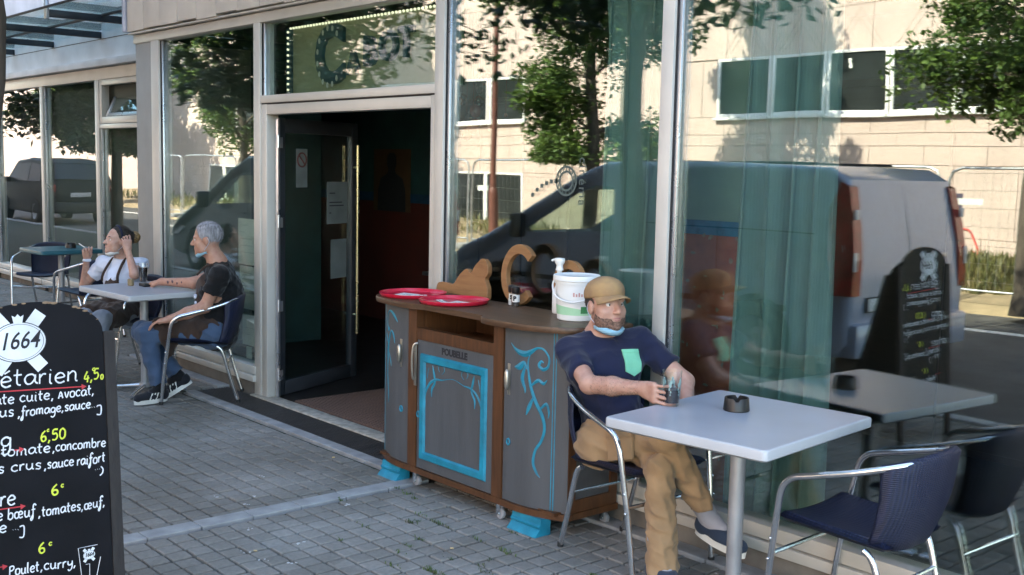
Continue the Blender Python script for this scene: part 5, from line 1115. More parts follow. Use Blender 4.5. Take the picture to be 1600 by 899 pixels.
for k in range(16):   # chips along the arched edge
    a_ = math.radians(random.uniform(20, 160)); c_ = (W_B/2*math.cos(a_), zs_+(zp_-zs_)*math.sin(a_)-.002); q = MB(); rr = random.uniform(.004, .012); q.prism([(c_[0]+rr*math.cos(b_*.9), c_[1]+.35*rr*math.sin(b_*.9)) for b_ in range(7)], -.009, .0008, MB4); q.build('edge_chip', M_raw, BD)
# which board point shows at which pixel
def board_uv(px, py):
    d = Vector(ray(px, py)); o3 = Vector(CAM); Mw = Matrix.Translation((-3.53, -2.66, 0))@MB4; nrm = Mw.to_3x3()@Vector((0, 0, 1)); p0 = Mw.translation; tt = (p0-o3).dot(nrm)/d.dot(nrm); q = Mw.inverted()@(o3+d*tt); return q.x, q.y
# stroke alphabet: polylines on a 0..1 grid (x-height 1, ascender 1.7, descender -.7)
GL = {'a': (.85, [[(.75, .75), (.55, 1), (.2, .9), (.05, .5), (.2, .08), (.5, .1), (.75, .6), (.75, .95)], [(.75, .95), (.75, .3), (.95, .05)]]), 'b': (.8, [[(.1, 1.75), (.1, .1)], [(.1, .7), (.4, 1), (.7, .8), (.7, .25), (.4, 0), (.1, .2)]]), 'c': (.7, [[(.65, .85), (.4, 1), (.1, .75), (.08, .3), (.35, 0), (.68, .15)]]),
 'd': (.8, [[(.7, .75), (.45, 1), (.1, .75), (.1, .25), (.4, 0), (.7, .3)], [(.7, 1.75), (.7, .0)]]), 'e': (.75, [[(.08, .5), (.65, .6), (.6, .9), (.35, 1.02), (.08, .7), (.1, .25), (.38, 0), (.7, .15)]]), 'f': (.6, [[(.7, 1.55), (.5, 1.8), (.3, 1.55), (.3, .8), (.28, -.3), (.1, -.7), (.0, -.4), (.3, .2)], [(.05, .95), (.6, 1.)]]),
 'g': (.8, [[(.7, .8), (.4, 1), (.08, .75), (.12, .3), (.45, .15), (.7, .5), (.7, .95)], [(.7, .95), (.7, -.3), (.4, -.7), (.05, -.5)]]), 'i': (.35, [[(.15, 1), (.15, .15), (.3, .0)], [(.15, 1.35), (.19, 1.40)]]), 'l': (.4, [[(.12, 1.75), (.12, .2), (.3, .0)]]), 'm': (1.2, [[(.1, 1), (.1, 0)], [(.1, .7), (.35, 1), (.55, .8), (.55, 0)], [(.55, .7), (.8, 1), (1., .8), (1.02, .1), (1.15, .0)]]),
 'n': (.8, [[(.1, 1), (.1, 0)], [(.1, .65), (.4, 1), (.62, .8), (.64, .1), (.78, .0)]]), 'o': (.8, [[(.4, 1), (.1, .8), (.1, .2), (.4, 0), (.7, .2), (.7, .8), (.4, 1), (.5, .95)]]), 'r': (.55, [[(.1, 1), (.1, 0)], [(.1, .6), (.3, .95), (.52, .95)]]), 's': (.65, [[(.6, .85), (.35, 1.02), (.12, .8), (.3, .55), (.55, .35), (.45, .02), (.08, .1)]]),
 't': (.6, [[(.25, 1.6), (.25, .25), (.5, .02)], [(.0, 1.02), (.55, 1.05)]]), 'u': (.85, [[(.1, 1), (.1, .3), (.35, 0), (.65, .3), (.68, 1)], [(.68, 1), (.68, .2), (.85, 0)]]), 'v': (.7, [[(.05, 1), (.35, 0), (.65, 1)]]), 'y': (.75, [[(.1, 1), (.12, .45), (.4, .3), (.65, .6)], [(.68, 1), (.65, -.2), (.35, -.65), (.1, -.4)]]), 'q': (.8, [[(.7, .8), (.4, 1), (.1, .5), (.4, .1), (.7, .5)], [(.7, 1), (.7, -.6)]]),
 'A': (.8, [[(.05, 0), (.35, 1.1), (.7, 0)], [(.15, .4), (.6, .4)]]), 'P': (.85, [[(.1, 1.5), (.1, 0)], [(.1, 1.45), (.6, 1.5), (.75, 1.15), (.5, .8), (.1, .75)]]), ',': (.35, [[(.2, .12), (.05, -.35)]]), '.': (.3, [[(.1, .05), (.14, .1)]]), ' ': (.45, []), ']': (.5, [[(.0, 1.5), (.35, 1.5), (.35, -.2), (.0, -.2)]]), ')': (.5, [[(.1, 1.5), (.4, .9), (.35, .1), (.0, -.35)]]), '-': (.5, [[(.05, .5), (.45, .5)]]),
 '4': (.8, [[(.45, 1.5), (.05, .5), (.75, .5)], [(.55, .9), (.5, -.1)]]), '5': (.8, [[(.7, 1.5), (.2, 1.5), (.12, .9), (.5, .95), (.68, .5), (.45, .05), (.05, .1)]]), '6': (.8, [[(.55, 1.55), (.2, 1.1), (.08, .5), (.3, .05), (.62, .2), (.6, .65), (.3, .75), (.1, .5)]]), '0': (.8, [[(.4, 1.5), (.1, 1.2), (.08, .4), (.35, .0), (.68, .3), (.7, 1.1), (.4, 1.5), (.45, 1.48)]]), '€': (.5, [[(.45, .7), (.2, .8), (.05, .4), (.2, .05), (.45, .15)]]), 'œ': (1.3, [[(.4, 1), (.1, .8), (.1, .2), (.4, 0), (.65, .3), (.62, .8), (.4, 1)], [(.65, .5), (1.15, .6), (1.1, .9), (.85, 1.02), (.65, .7), (.68, .25), (.9, 0), (1.2, .15)]])}
GL['é'] = (.75, GL['e'][1]+[[(.25, 1.3), (.6, 1.6)]]); GL['î'] = (.4, [[(.15, 1), (.15, .15), (.3, .0)], [(-.05, 1.3), (.15, 1.55), (.4, 1.3)]])
def chalk(txt, p0, p1, xh, m, wgt=.0028, slant=.08):
    xh *= .74; wgt *= .78
    """write txt so that it runs from pixel p0 to pixel p1 (baseline); xh: x-height in metres"""
    (u0, v0), (u1, v1) = board_uv(*p0), board_uv(*p1); tot = sum(GL[c][0]+.12 for c in txt); L = math.hypot(u1-u0, v1-v0); sx = L/tot; dx, dy = (u1-u0)/L, (v1-v0)/L; t = MB(); x = 0
    for c in txt:
        w_, strokes = GL[c]; j = random.gauss(0, .04)
        for st_ in strokes:
            P = cr(st_, 4) if len(st_) > 2 else st_
            Q = []
            for (a_, b_) in P: uu = (x+a_)*sx+slant*b_*xh; vv_ = (b_+j)*xh; Q.append((u0+uu*dx-vv_*dy*.0, v0+uu*dy+vv_))
            vv = []; K = len(Q)
            for i, q in enumerate(Q):
                q0, q1 = Q[max(0, i-1)], Q[min(K-1, i+1)]; tx_, ty_ = q1[0]-q0[0], q1[1]-q0[1]; l_ = math.hypot(tx_, ty_)+1e-9; rr = wgt*random.uniform(.8, 1.15)
                vv += [(q[0]-ty_/l_*rr, q[1]+tx_/l_*rr, .0006), (q[0], q[1], .0012), (q[0]+ty_/l_*rr, q[1]-tx_/l_*rr, .0006)]
            t.add([tuple(MB4@Vector(q)) for q in vv], [(3*i, 3*i+1, 3*i+4, 3*i+3) for i in range(K-1)]+[(3*i+1, 3*i+2, 3*i+5, 3*i+4) for i in range(K-1)])
        x += w_+.12
    return t.build('chalk_lettering', m, BD)
def arrow(p0, p1):
    (u0, v0), (u1, v1) = board_uv(*p0), board_uv(*p1); t = MB(); t.prism([(u0, v0-.0018), (u1, v1-.0018), (u1, v1+.0018), (u0, v0+.0018)], .0004, .001, MB4); t.prism([(u1-.012, v1+.009), (u1+.004, v1), (u1-.012, v1-.009)], .0005, .0012, MB4); t.build('chalk_arrow', M_chr, BD)
chalk('gétarien', (-22, 606), (124, 596), .043, M_chalk, .0034); chalk('4,5', (131, 597), (156, 592), .030, M_chy, .0032); chalk('0', (157, 593), (162, 592), .014, M_chy, .003); chalk('€', (144, 580), (150, 579), .014, M_chy, .0024)
arrow((-10, 613), (133, 604)); chalk('omate cuite', (-40, 636), (79, 624), .026, M_chalk); chalk(', Avocat,', (80, 624), (148, 616), .026, M_chalk)
chalk('crus', (-22, 655), (23, 649), .026, M_chalk); chalk(',fromage,sauce...', (28, 652), (154, 636), .024, M_chalk); chalk(']', (151, 646), (162, 645), .022, M_chalk)
chalk('6,50', (63, 691), (104, 685), .030, M_chy, .0034); chalk('€', (73, 675), (78, 674), .012, M_chy, .0024)
chalk('hang', (-55, 706), (20, 696), .043, M_chalk, .0034) if False else chalk('ang', (-40, 706), (20, 698), .043, M_chalk, .0034); arrow((21, 704), (36, 702))
chalk('grillé, tomate', (-75, 722), (80, 706), .026, M_chalk); chalk(',concombre', (82, 706), (166, 697), .025, M_chalk); chalk('oignes crus', (-70, 747), (66, 732), .026, M_chalk); chalk(',sauce', (69, 733), (116, 727), .025, M_chalk); chalk('raifort', (120, 728), (165, 721), .026, M_chalk); chalk('...', (148, 735), (158, 733), .018, M_chalk); chalk(')', (156, 741), (163, 740), .022, M_chalk)
chalk('6', (80, 775), (94, 773), .030, M_chy, .0036); chalk('€', (95, 762), (101, 761), .016, M_chy, .0028)
chalk('artare', (-60, 800), (26, 788), .040, M_chalk, .0034); arrow((-20, 799), (38, 791)); chalk('de bœuf', (-15, 816), (56, 806), .028, M_chalk); chalk(',tomates,œuf,', (60, 808), (165, 790), .026, M_chalk); chalk('pre', (-30, 836), (12, 832), .028, M_chalk) if 'p' in GL else chalk('re', (-12, 835), (12, 831), .028, M_chalk); chalk('...', (19, 829), (31, 827), .02, M_chalk); chalk(']', (30, 838), (42, 836), .026, M_chalk)
chalk('6', (60, 866), (73, 864), .030, M_chy, .0036); chalk('€', (76, 853), (83, 852), .017, M_chy, .0028)
arrow((-20, 889), (10, 885)); chalk('Poulet', (14, 900), (62, 892), .026, M_chalk); chalk(',curry,', (63, 892), (120, 884), .026, M_chalk)
# printed emblem: crossed ribbons behind an oval with a year
def emblem(pc, R_, parent_name='emblem'):
    u, v = board_uv(*pc); Eb = MB()
    for s_ in (-1, 1):
        a_ = math.radians(52); dx, dy = math.cos(a_)*s_, math.sin(a_); nx, ny = -dy, dx; L_, w_ = R_*1.42, R_*.25
        Eb.prism([(u+dx*L_+nx*w_, v+dy*L_*.95+ny*w_), (u-dx*L_+nx*w_, v-dy*L_*.95+ny*w_), (u-dx*L_-nx*w_, v-dy*L_*.95-ny*w_), (u+dx*L_-nx*w_, v+dy*L_*.95-ny*w_)], .0004, .0009+.0001*(s_ > 0), MB4)
    o = Eb.build(parent_name, M_logo, BD)
    n_ = 36; ov = lambda k_, z0, z1, m: (lambda t: (t.prism([(u+R_*k_*math.cos(q*6.2832/n_), v+R_*.72*k_*math.sin(q*6.2832/n_)) for q in range(n_)], z0, z1, MB4), t.build('emblem_oval', m, o))[1])(MB())
    ov(1.06, .001, .0013, M_ink); ov(1.02, .0013, .0016, M_logo); ov(.95, .0016, .0018, M_ink); ov(.93, .0018, .002, M_logo)
    t = MB(); t.prism([(u-R_*.16, v+R_*.72), (u+R_*.16, v+R_*.72), (u+R_*.22, v+R_*1.02), (u+R_*.1, v+R_*.95), (u, v+R_*1.06), (u-R_*.1, v+R_*.95), (u-R_*.22, v+R_*1.02)], .002, .0026, MB4); t.build('emblem_crown', M_logo, o)
    tm = text_mesh('1664', R_*.92, M_ink, depth=.0006, shear=.3, bold=.0006); q = bpy.data.objects.new('emblem_year', tm); COL.objects.link(q); q.parent = o; q.matrix_local = MB4@Matrix.Translation((u, v+R_*.03, .0026)); q.scale[0] *= .82
    return o
emblem((29, 535), .083); emblem((139, 867), .0195, 'small_emblem')
(u0, v0), (u1, v1) = board_uv(122, 857), board_uv(152, 851); (u2, v2), (u3, v3) = board_uv(128, 905), board_uv(150, 905)
t = MB(); t.tube([tuple(MB4@Vector((a_, b_, .001))) for a_, b_ in ((u2, v2), (u0, v0), (u1, v1))], .0011, 5); t.tube([tuple(MB4@Vector((a_, b_, .001))) for a_, b_ in (board_uv(157, 870), (u3, v3))], .0011, 5); t.tube([tuple(MB4@Vector((*board_uv(a_, b_), .001))) for a_, b_ in ((134, 882), (140, 881), (140, 905))], .0011, 5); t.build('chalk_drawing', M_chalk, BD)
# ================================================================== people
def skin_mat(name, c):
    m, n, l, p = _m(name); g = n.new('ShaderNodeNewGeometry'); nz = n.new('ShaderNodeTexNoise'); nz.inputs['Scale'].default_value = 38; nz.inputs['Detail'].default_value = 6; l.new(g.outputs['Position'], nz.inputs['Vector'])
    rp = n.new('ShaderNodeValToRGB'); rp.color_ramp.elements[0].position = .3; rp.color_ramp.elements[1].position = .75; rp.color_ramp.elements[0].color = col4([c[0]*.82, c[1]*.70, c[2]*.68]); rp.color_ramp.elements[1].color = col4(c); l.new(nz.outputs[0], rp.inputs[0]); l.new(rp.outputs[0], p.inputs['Base Color'])
    p.inputs['Roughness'].default_value = .5; p.inputs['Subsurface Weight'].default_value = .12; p.inputs['Subsurface Radius'].default_value = (.012, .005, .003); p.inputs['Subsurface Scale'].default_value = .6
    bp = n.new('ShaderNodeBump'); bp.inputs['Strength'].default_value = .15; bp.inputs['Distance'].default_value = .002; l.new(nz.outputs[0], bp.inputs['Height']); l.new(bp.outputs[0], p.inputs['Normal']); return m
M_skin1 = skin_mat('skin_warm', (.52, .31, .23)); M_skin2 = skin_mat('skin_tanned', (.48, .27, .19)); M_skin3 = skin_mat('skin_fair', (.56, .35, .27))
def cloth(name, c, var=.12, rough=.88, bscale=28, bump=.75):
    m = mat(name, c, rough, var=var, vscale=7, bump=bump, bscale=bscale, spec=.25); m.node_tree.nodes['Principled BSDF'].inputs['Sheen Weight'].default_value = .15; return m
M_navy = cloth('navy_jersey', (.011, .015, .042)); M_mint = cloth('mint_cloth', (.22, .62, .40)); M_khaki = cloth('khaki_twill', (.34, .215, .115), .12); M_black = cloth('black_jersey', (.008, .008, .009)); M_apron = cloth('brown_apron_cloth', (.055, .033, .024), .2); M_jean = cloth('blue_denim', (.055, .09, .155), .1); M_jean2 = cloth('grey_denim', (.24, .27, .33), .15); M_wht = cloth('white_jersey', (.66, .70, .82), .05)
M_sole = mat('white_rubber', (.70, .68, .62), .7); M_shoe1 = cloth('navy_canvas', (.03, .045, .075)); M_shoe2 = cloth('black_suede', (.015, .016, .02)); M_sock = cloth('grey_sock', (.38, .37, .40)); M_cap = mat('tan_cap_cloth', (.40, .25, .11), .9, c2=(.24, .15, .085), vscale=14, bump=.4, bscale=200); M_cap2 = cloth('brown_cap_mesh', (.20, .13, .085), .2); M_mask = wave_cloth('blue_mask_cloth', (.30, .56, .70), 45, 'Z', .9, .9, .05); M_maskw = wave_cloth('white_mask_cloth', (.70, .70, .68), 45, 'Z', .9, .9, .05)
M_hairg = mat('grey_hair', (.34, .34, .37), .7, var=.3, vscale=70, bump=.9, bscale=180, stretch=(1, 1, .25)); M_hairb = mat('brown_hair', (.035, .024, .017), .6, var=.4, vscale=60, bump=.9, bscale=150); M_hairbl = mat('blond_hair', (.30, .18, .07), .6, var=.3, vscale=60, bump=.9, bscale=150); M_beard = mat('short_beard', (.24, .135, .095), .8, var=.4, vscale=120, bump=.9, bscale=300)
M_eye = mat('eye_white', (.7, .68, .66), .2); M_iris = mat('dark_iris', (.03, .02, .015), .15); M_lip = mat('lip_skin', (.42, .18, .15), .5)
def V3(*a): return np.array(a, float)
def head_frame(yaw, pitch=0., roll=0.):
    """columns: right, forward, up"""
    f = V3(math.cos(yaw)*math.cos(pitch), math.sin(yaw)*math.cos(pitch), math.sin(pitch)); r_ = np.cross(f, V3(0, 0, 1)); r_ /= np.linalg.norm(r_); u_ = np.cross(r_, f)
    c_, s_ = math.cos(roll), math.sin(roll); return np.stack([r_*c_+u_*s_, f, u_*c_-r_*s_], 1)
def head_prims(c, Rm, s=1., fem=False):
    P = lambda x, y, z: c+Rm@V3(x, y, z)*s
    e = lambda p, r_, k: ('e', P(*p), tuple(q*s for q in r_), Rm, k)
    o = [e((0, -.012, .030), (.074, .094, .088), .02), e((0, .030, -.035), (.058, .060, .080), .03), e((0, .036, -.083), (.046 if not fem else .041, .046, .034), .025), e((0, .078, -.100), (.018, .014, .015), .02)]
    o += [('c', P(0, .086, .006), .0085*s, P(0, .107, -.030), .0125*s, .012)]
    for q in (-1, 1):
        o += [e((q*.030, .072, .020), (.022, .014, .009), .012), e((q*.040, .052, -.032), (.026, .026, .024), .02), e((q*.0745, -.008, -.012), (.009, .019, .031), .008), e((q*.011, .096, -.034), (.009, .009, .007), .008), e((q*.05, .03, -.07), (.02, .03, .03), .02)]
    o += [e((0, .0845, -.060), (.021, .010, .0055), .006), e((0, .084, -.069), (.018, .010, .006), .006)]
    for q in (-1, 1): o.append(('-e', P(q*.031, .0935, .0), (.016*s, .012*s, .0078*s), Rm, .01))
    return o
def head_extras(parent, c, Rm, off, skinm, s=1., brow=M_hairb, lip=True):
    P = lambda x, y, z: c+Rm@V3(x, y, z)*s-np.array(off); M3 = Matrix(Rm.tolist())
    for q in (-1, 1):
        t = MB(); t.ellip(P(q*.031, .0705, .001), (.0125*s,)*3, 14, 10); o = t.build('eye', M_eye, parent, 'all')
        t = MB(); t.ellip(P(q*.031, .0782, .0005), (.0062*s, .0055*s, .0062*s), 12, 8); t.build('iris', M_iris, o, 'all')
        t = MB(); t.tube([tuple(P(q*x, y, z)) for x, y, z in ((.014, .0865, .021), (.03, .086, .026), (.048, .074, .022))], [.0025*s, .0038*s, .002*s], 6); t.build('eyebrow', brow, parent, True)
    if lip:
        t = MB(); t.ellip(P(0, .0895, -.0605), (.019*s, .0062*s, .004*s), 14, 8, M3); t.ellip(P(0, .0885, -.0685), (.016*s, .0065*s, .0048*s), 14, 8, M3); t.build('lips', M_lip, parent, 'all')
def hand_prims(w, d, n, curl, thumb, s=1., side=1, spread=.10):
    """w wrist, d finger direction, n palm normal (direction the palm faces); curl per finger (3 angles); thumb joints in hand frame"""
    d = d/np.linalg.norm(d); n = n-d*(n@d); n /= np.linalg.norm(n); a = np.cross(d, n)*side       # a: towards the thumb side
    o = []; L = [(.046, .027, .021), (.050, .031, .022), (.046, .028, .021), (.036, .022, .018)]; R_ = [.0080, .0083, .0079, .0070]
    o.append(('c', w-d*.012, .022*s, w+d*.02, .0215*s, .02))
    for i in range(4):
        off = (.030-.0205*i); base = w+(d*.085*(1 if i < 3 else .94)+a*off)*s; o.append(('c', w+d*.014*s+a*off*.55*s, .0135*s, base, .0115*s, .016))
        o.append(('c', w+d*.03*s+a*off*.7*s+n*.006*s, .012*s, base-d*.01*s+n*.004*s, .0105*s, .014))
        ang = 0; p = base; fd = d+a*(.5-i/3.)*spread*2; fd /= np.linalg.norm(fd)
        for j in range(3):
            ang += curl[i][j]; dr = fd*math.cos(ang)+n*math.sin(ang); q = p+dr*L[i][j]*s; o.append(('c', p, R_[i]*(1-.07*j)*s, q, R_[i]*(1-.07*(j+1))*s, .004)); p = q
    p = w+(d*.02+a*.022+n*.004)*s; rr = [.0135, .0115, .0095, .008]
    for j, t in enumerate(thumb):
        q = w+(d*t[0]+a*t[1]+n*t[2])*s; o.append(('c', p, rr[j]*s, q, rr[j+1]*s, .008 if j else .014)); p = q
    return o
def wrinkle(amp, fx, seed, dirs=None):
    r2 = np.random.default_rng(seed); K = [(r2.normal(size=3)*fx, r2.uniform(0, 6.28)) for _ in range(5)]; W_ = [(r2.normal(size=3)*fx*.35, r2.uniform(0, 6.28)) for _ in range(3)]
    def f(X, Y, Z):
        wq = sum(np.sin(k[0]*X+k[1]*Y+k[2]*Z+p) for k, p in W_)*.9; s_ = 0
        for k, p in K: s_ = s_+np.abs(np.sin(k[0]*X+k[1]*Y+k[2]*Z+p+wq))-.5
        return amp*s_*.6
    return f
def limb(a, ra, b_, rb, k=.02): return ('c', np.array(a, float), ra, np.array(b_, float), rb, k)
def person(label, base): return thing('person', label, 'person', base)
def figure(root, name, prims, m, h=.0055, disp=None):
    V, Q = sdf_mesh(prims, h, .03, disp); return np_mesh(name, V, Q, m, root, root.location)
def shoe(root, ankle, toe, m_up, up=V3(0, 0, 1), heel_back=.055, stripe=False, name='shoe'):
    d = toe-ankle; d = d-up*(d@up); d /= np.linalg.norm(d); s_ = np.cross(up, d); sole = ankle-up*.062
    pr = [('c', sole-d*heel_back*.45+up*.035, .036, sole+d*.07+up*.032, .038, .03), ('c', sole+d*.07+up*.030, .038, sole+d*.165+up*.022, .031, .03), ('c', ankle-up*.03-d*.012, .038, ankle-up*.002-d*.012, .039, .02), ('p', sole-up*.004, -up, .4), ('p', ankle+up*.002, up, .1)]
    o = figure(root, name, pr, m_up, .005)
    pts = []
    for k in range(28):
        t = k/28*2*math.pi; c_, q = math.cos(t), math.sin(t); xl = .062+.135*c_ if c_ > 0 else .062+.115*c_; wd = .042*q*(1.0 if c_ > -.2 else .9)*(1+.05*c_); pts.append((xl, wd))
    Mz = Matrix(((d[0], s_[0], up[0], sole[0]-root.location[0]), (d[1], s_[1], up[1], sole[1]-root.location[1]), (d[2], s_[2], up[2], sole[2]-root.location[2]), (0, 0, 0, 1)))
    t = MB(); t.prism(pts, -.016, .012, Mz); t.build('sole', M_sole, o, True)
    if stripe:
        for sd_ in (1, -1):
            for k in range(3):
                q = MB(); q.prism([(.05+.022*k, .0), (.06+.022*k, .0), (.04+.022*k, .045), (.03+.022*k, .045)], .0, .003, Mz@Matrix(((1, 0, 0, 0), (0, 0, sd_, sd_*.0395), (0, 1, 0, .012), (0, 0, 0, 1)))); q.build('stripe', M_sole, o)
    return o
def strands(o, n, L, m, name='hair_strands', lean=(0, 0, -.5), w_=.0007, keep=None):
    """short hairs growing from the surface of mesh o"""
    r2 = np.random.default_rng(len(o.data.vertices)); me = o.data; N = len(me.vertices); co = np.empty(N*3); no = np.empty(N*3); me.vertices.foreach_get('co', co); me.vertices.foreach_get('normal', no); co = co.reshape(-1, 3); no = no.reshape(-1, 3)
    idx = np.arange(N) if keep is None else np.nonzero(keep(co))[0]
    if len(idx) == 0: return
    t = MB()
    for i in r2.choice(idx, n):
        p = co[i]+r2.normal(0, .0015, 3); d = no[i]*.55+np.array(lean)+r2.normal(0, .35, 3); d /= np.linalg.norm(d); s_ = np.cross(d, no[i]+.01); s_ /= np.linalg.norm(s_)+1e-9; l_ = L*r2.uniform(.5, 1.2)
        t.add([p-s_*w_, p+s_*w_, p+d*l_*.6+s_*w_*.6, p+d*l_+no[i]*-.15*l_], [(0, 1, 2), (0, 2, 3)])
    q = t.build(name, m, o); tag(q, kind='stuff'); return q
# ------------------------------------------------------------------ the man in the cap
p1 = person('man in a tan cap and navy shirt sitting at the grey table', (-3.25, -.30, 0))
hc = V3(-3.405, -.335, 1.102); Rh = head_frame(math.radians(-14), math.radians(6))
pel, chest = V3(-3.35, -.30, .50), V3(-3.445, -.315, .80); shR, shL = V3(-3.495, -.465, .895), V3(-3.375, -.135, .925); nb = V3(-3.455, -.315, .95)
elR, wrR = V3(-3.275, -.555, .79), V3(-3.012, -.512, .812); elL, wrL = V3(-3.165, -.065, .765), V3(-3.03, -.20, .70)
hpR, knR, anR = V3(-3.33, -.40, .50), V3(-2.965, -.405, .60), V3(-2.885, -.205, .235); hpL, knL, anL = V3(-3.31, -.20, .49), V3(-2.975, -.43, .475), V3(-2.93, -.475, .095)
body = head_prims(hc, Rh)+[limb(nb, .056, hc+Rh@V3(0, -.02, -.06), .052, .03), limb(pel, .11, chest, .115, .05), limb(chest, .11, nb, .058, .06), limb(shR, .048, shL, .048, .06), limb(shR, .046, elR, .037), limb(elR, .039, (elR*.55+wrR*.45), .0385), limb((elR*.55+wrR*.45), .0385, wrR, .026), limb(shL, .05, elL, .039), limb(elL, .04, wrL, .027),
    limb(hpR, .072, knR, .047, .02), limb(knR, .045, anR, .034), limb(hpL, .072, knL, .047, .02), limb(knL, .045, anL, .034), limb(anR, .03, anR+V3(.07, .0, -.04), .02), limb(anL, .03, anL+V3(.08, -.02, -.045), .02)]
gl = V3(GX, GY, .83); dH = V3(.97, -.20, -.06); nH = V3(.20, .97, .0)
body += hand_prims(wrR, dH, nH, [(.45, .75, .5), (.5, .8, .5), (.5, .8, .55), (.45, .75, .5)], [(.05, .03, .03), (.085, .028, .062), (.11, .02, .078)], 1.0, -1)
body += hand_prims(wrL, V3(.6, -.75, -.2), V3(0, 0, -1), [(.2, .4, .3)]*4, [(.05, .04, .01), (.08, .05, .02), (.10, .05, .03)], 1.0, 1)
b1_ = figure(p1, 'body', body, M_skin1, .0037)
_e, _w = elR-np.array(p1.location), wrR-np.array(p1.location)
strands(b1_, 1500, .011, M_hairb, 'arm_hairs', tuple((wrR-elR)*1.6), .00045, lambda co: (lambda tt: (tt > .12) & (tt < .98) & (np.linalg.norm(co-(_e+tt[:, None]*(_w-_e)), axis=1) < .055))(((co-_e)@(_w-_e))/((_w-_e)@(_w-_e))))
fw = V3(.93, -.36, .0); lf_ = V3(.36, .93, 0)
shirt = [limb(chest+lf_*.085+fw*.03+V3(0, 0, .03), .105, chest-lf_*.075+fw*.03+V3(0, 0, .03), .105, .05), limb(pel+V3(0, 0, -.02), .128, chest, .134, .05), limb(chest, .128, nb-V3(0, 0, .02), .078, .05), limb(shR, .063, shL, .063, .06), limb(chest+V3(.04, -.015, -.02), .11, pel+V3(.045, -.015, .03), .118, .06),
    limb(shR, .061, shR*.25+elR*.75, .060, .03), limb(shL, .061, shL*.25+elL*.75, .060, .03), ('p', shR*.33+elR*.67, elR-shR, .085), ('p', shL*.33+elL*.67, elL-shL, .085), ('p', nb+V3(.01, 0, .035), V3(.25, 0, 1), .085), ('p', pel+V3(0, 0, -.05), V3(0, 0, -1), .25)]
sh1 = figure(p1, 'shirt', shirt, M_navy, .0065, wrinkle(.0065, 26, 4))
fw = V3(.93, -.36, .0); pk = V3(-3.27, -.285, .865); lf_ = V3(.36, .93, 0)
from mathutils.bvhtree import BVHTree
bv_ = BVHTree.FromPolygons([tuple(v.co) for v in sh1.data.vertices], [tuple(q.vertices) for q in sh1.data.polygons])
upP = V3(-.25, .05, .96); nrm = np.cross(lf_, upP); nrm /= np.linalg.norm(nrm); nrm = nrm if nrm[0] > 0 else -nrm; t = MB(); vv = []; G = 9
for off_ in (.010, .002):
    for i in range(G):
        for j in range(G):
            a_ = -.043+.088*j/(G-1); b0 = -.045-.022*(1-abs(2*j/(G-1)-1)); b_ = b0+(.055-b0)*i/(G-1); q = pk+lf_*a_+upP*b_-np.array(p1.location)
            hit = bv_.ray_cast(Vector(q+nrm*.12), Vector(-nrm), .4); vv.append(tuple((np.array(hit[0]) if hit[0] is not None else q)+nrm*off_))
ff = []
for i in range(G-1):
    for j in range(G-1): k = i*G+j; ff.append((k, k+1, k+G+1, k+G)); ff.append((G*G+k, G*G+k+G, G*G+k+G+1, G*G+k+1))
rim = [j for j in range(G)]+[i*G+G-1 for i in range(1, G)]+[(G-1)*G+j for j in range(G-2, -1, -1)]+[i*G for i in range(G-2, 0, -1)]
for k in range(len(rim)): a_, b_ = rim[k], rim[(k+1) % len(rim)]; ff.append((a_, b_, G*G+b_, G*G+a_))
t.add(vv, ff); pko = t.build('shirt_pocket', M_mint, p1, True)
hm = MB(); hm.tube([tuple(np.array(vv[(G-2)*G+j])+nrm*.0008) for j in range(G)], .0012, 5); hm.build('pocket_seam', M_mint, pko, True)
trous = [limb(hpR, .088, knR, .062, .018), limb(knR, .061, knR*.1+anR*.9, .055, .018), limb(hpL, .088, knL, .062, .018), limb(knL, .060, anL-V3(-.03, 0, .05), .070, .018), limb(hpR+V3(-.02, 0, .0), .115, hpL+V3(-.02, 0, 0), .115, .05), limb(pel+V3(-.02, 0, .02), .135, pel+V3(0, 0, .08), .13, .04), ('p', knR*.16+anR*.84, anR-knR, .085), ('p', anL-V3(0, 0, .08), V3(0, 0, -1), .14), ('p', pel+V3(0, 0, .12), V3(0, 0, 1), .25)]
figure(p1, 'trousers', trous, M_khaki, .0065, wrinkle(.0095, 24, 9))
cp = MB(); Mk = frame_M(tuple(hpR*.52+knR*.48+V3(.0, -.076, -.005)-np.array(p1.location)), tuple(knR-hpR), (.05, -.12, 1)); cp.box((0, 0, 0), (.15, .135, .018), 0, .006); cp.box((0, .06, .008), (.155, .05, .012), 0, .004); cp.xform(Mk); cp.build('cargo_pocket', M_khaki, p1, True)
def sock(root, kn, an, fwd, m):
    d = (kn-an)/np.linalg.norm(kn-an); figure(root, 'sock', [limb(an+d*.10, .046, an, .040, .02), limb(an, .040, an+fwd*.055-V3(0, 0, .022), .035, .02)], m, .005)
sock(p1, knR, anR, V3(1, .1, -.1), M_sock); sock(p1, knL, anL, V3(1, -.2, 0), M_sock)
shoe(p1, anR+V3(0, 0, -.005), anR+V3(.28, .03, -.05), M_shoe1, V3(.22, .02, .97)/np.linalg.norm(V3(.22, .02, .97))); shoe(p1, anL+V3(0, 0, -.008), anL+V3(.25, -.06, 0), M_shoe1)
head_extras(p1, hc, Rh, p1.location, M_skin1)
hr = lambda x, y, z: hc+Rh@V3(x, y, z)
cap = [('e', hr(0, -.012, .046), (.0845, .105, .078), Rh, .01), ('e', hr(0, .02, .065), (.066, .07, .052), Rh, .02), ('p', hr(0, 0, .030), Rh@V3(0, .05, -1), .3)]
co = figure(p1, 'cap', cap, M_cap, .005)
vv = []; ff = []
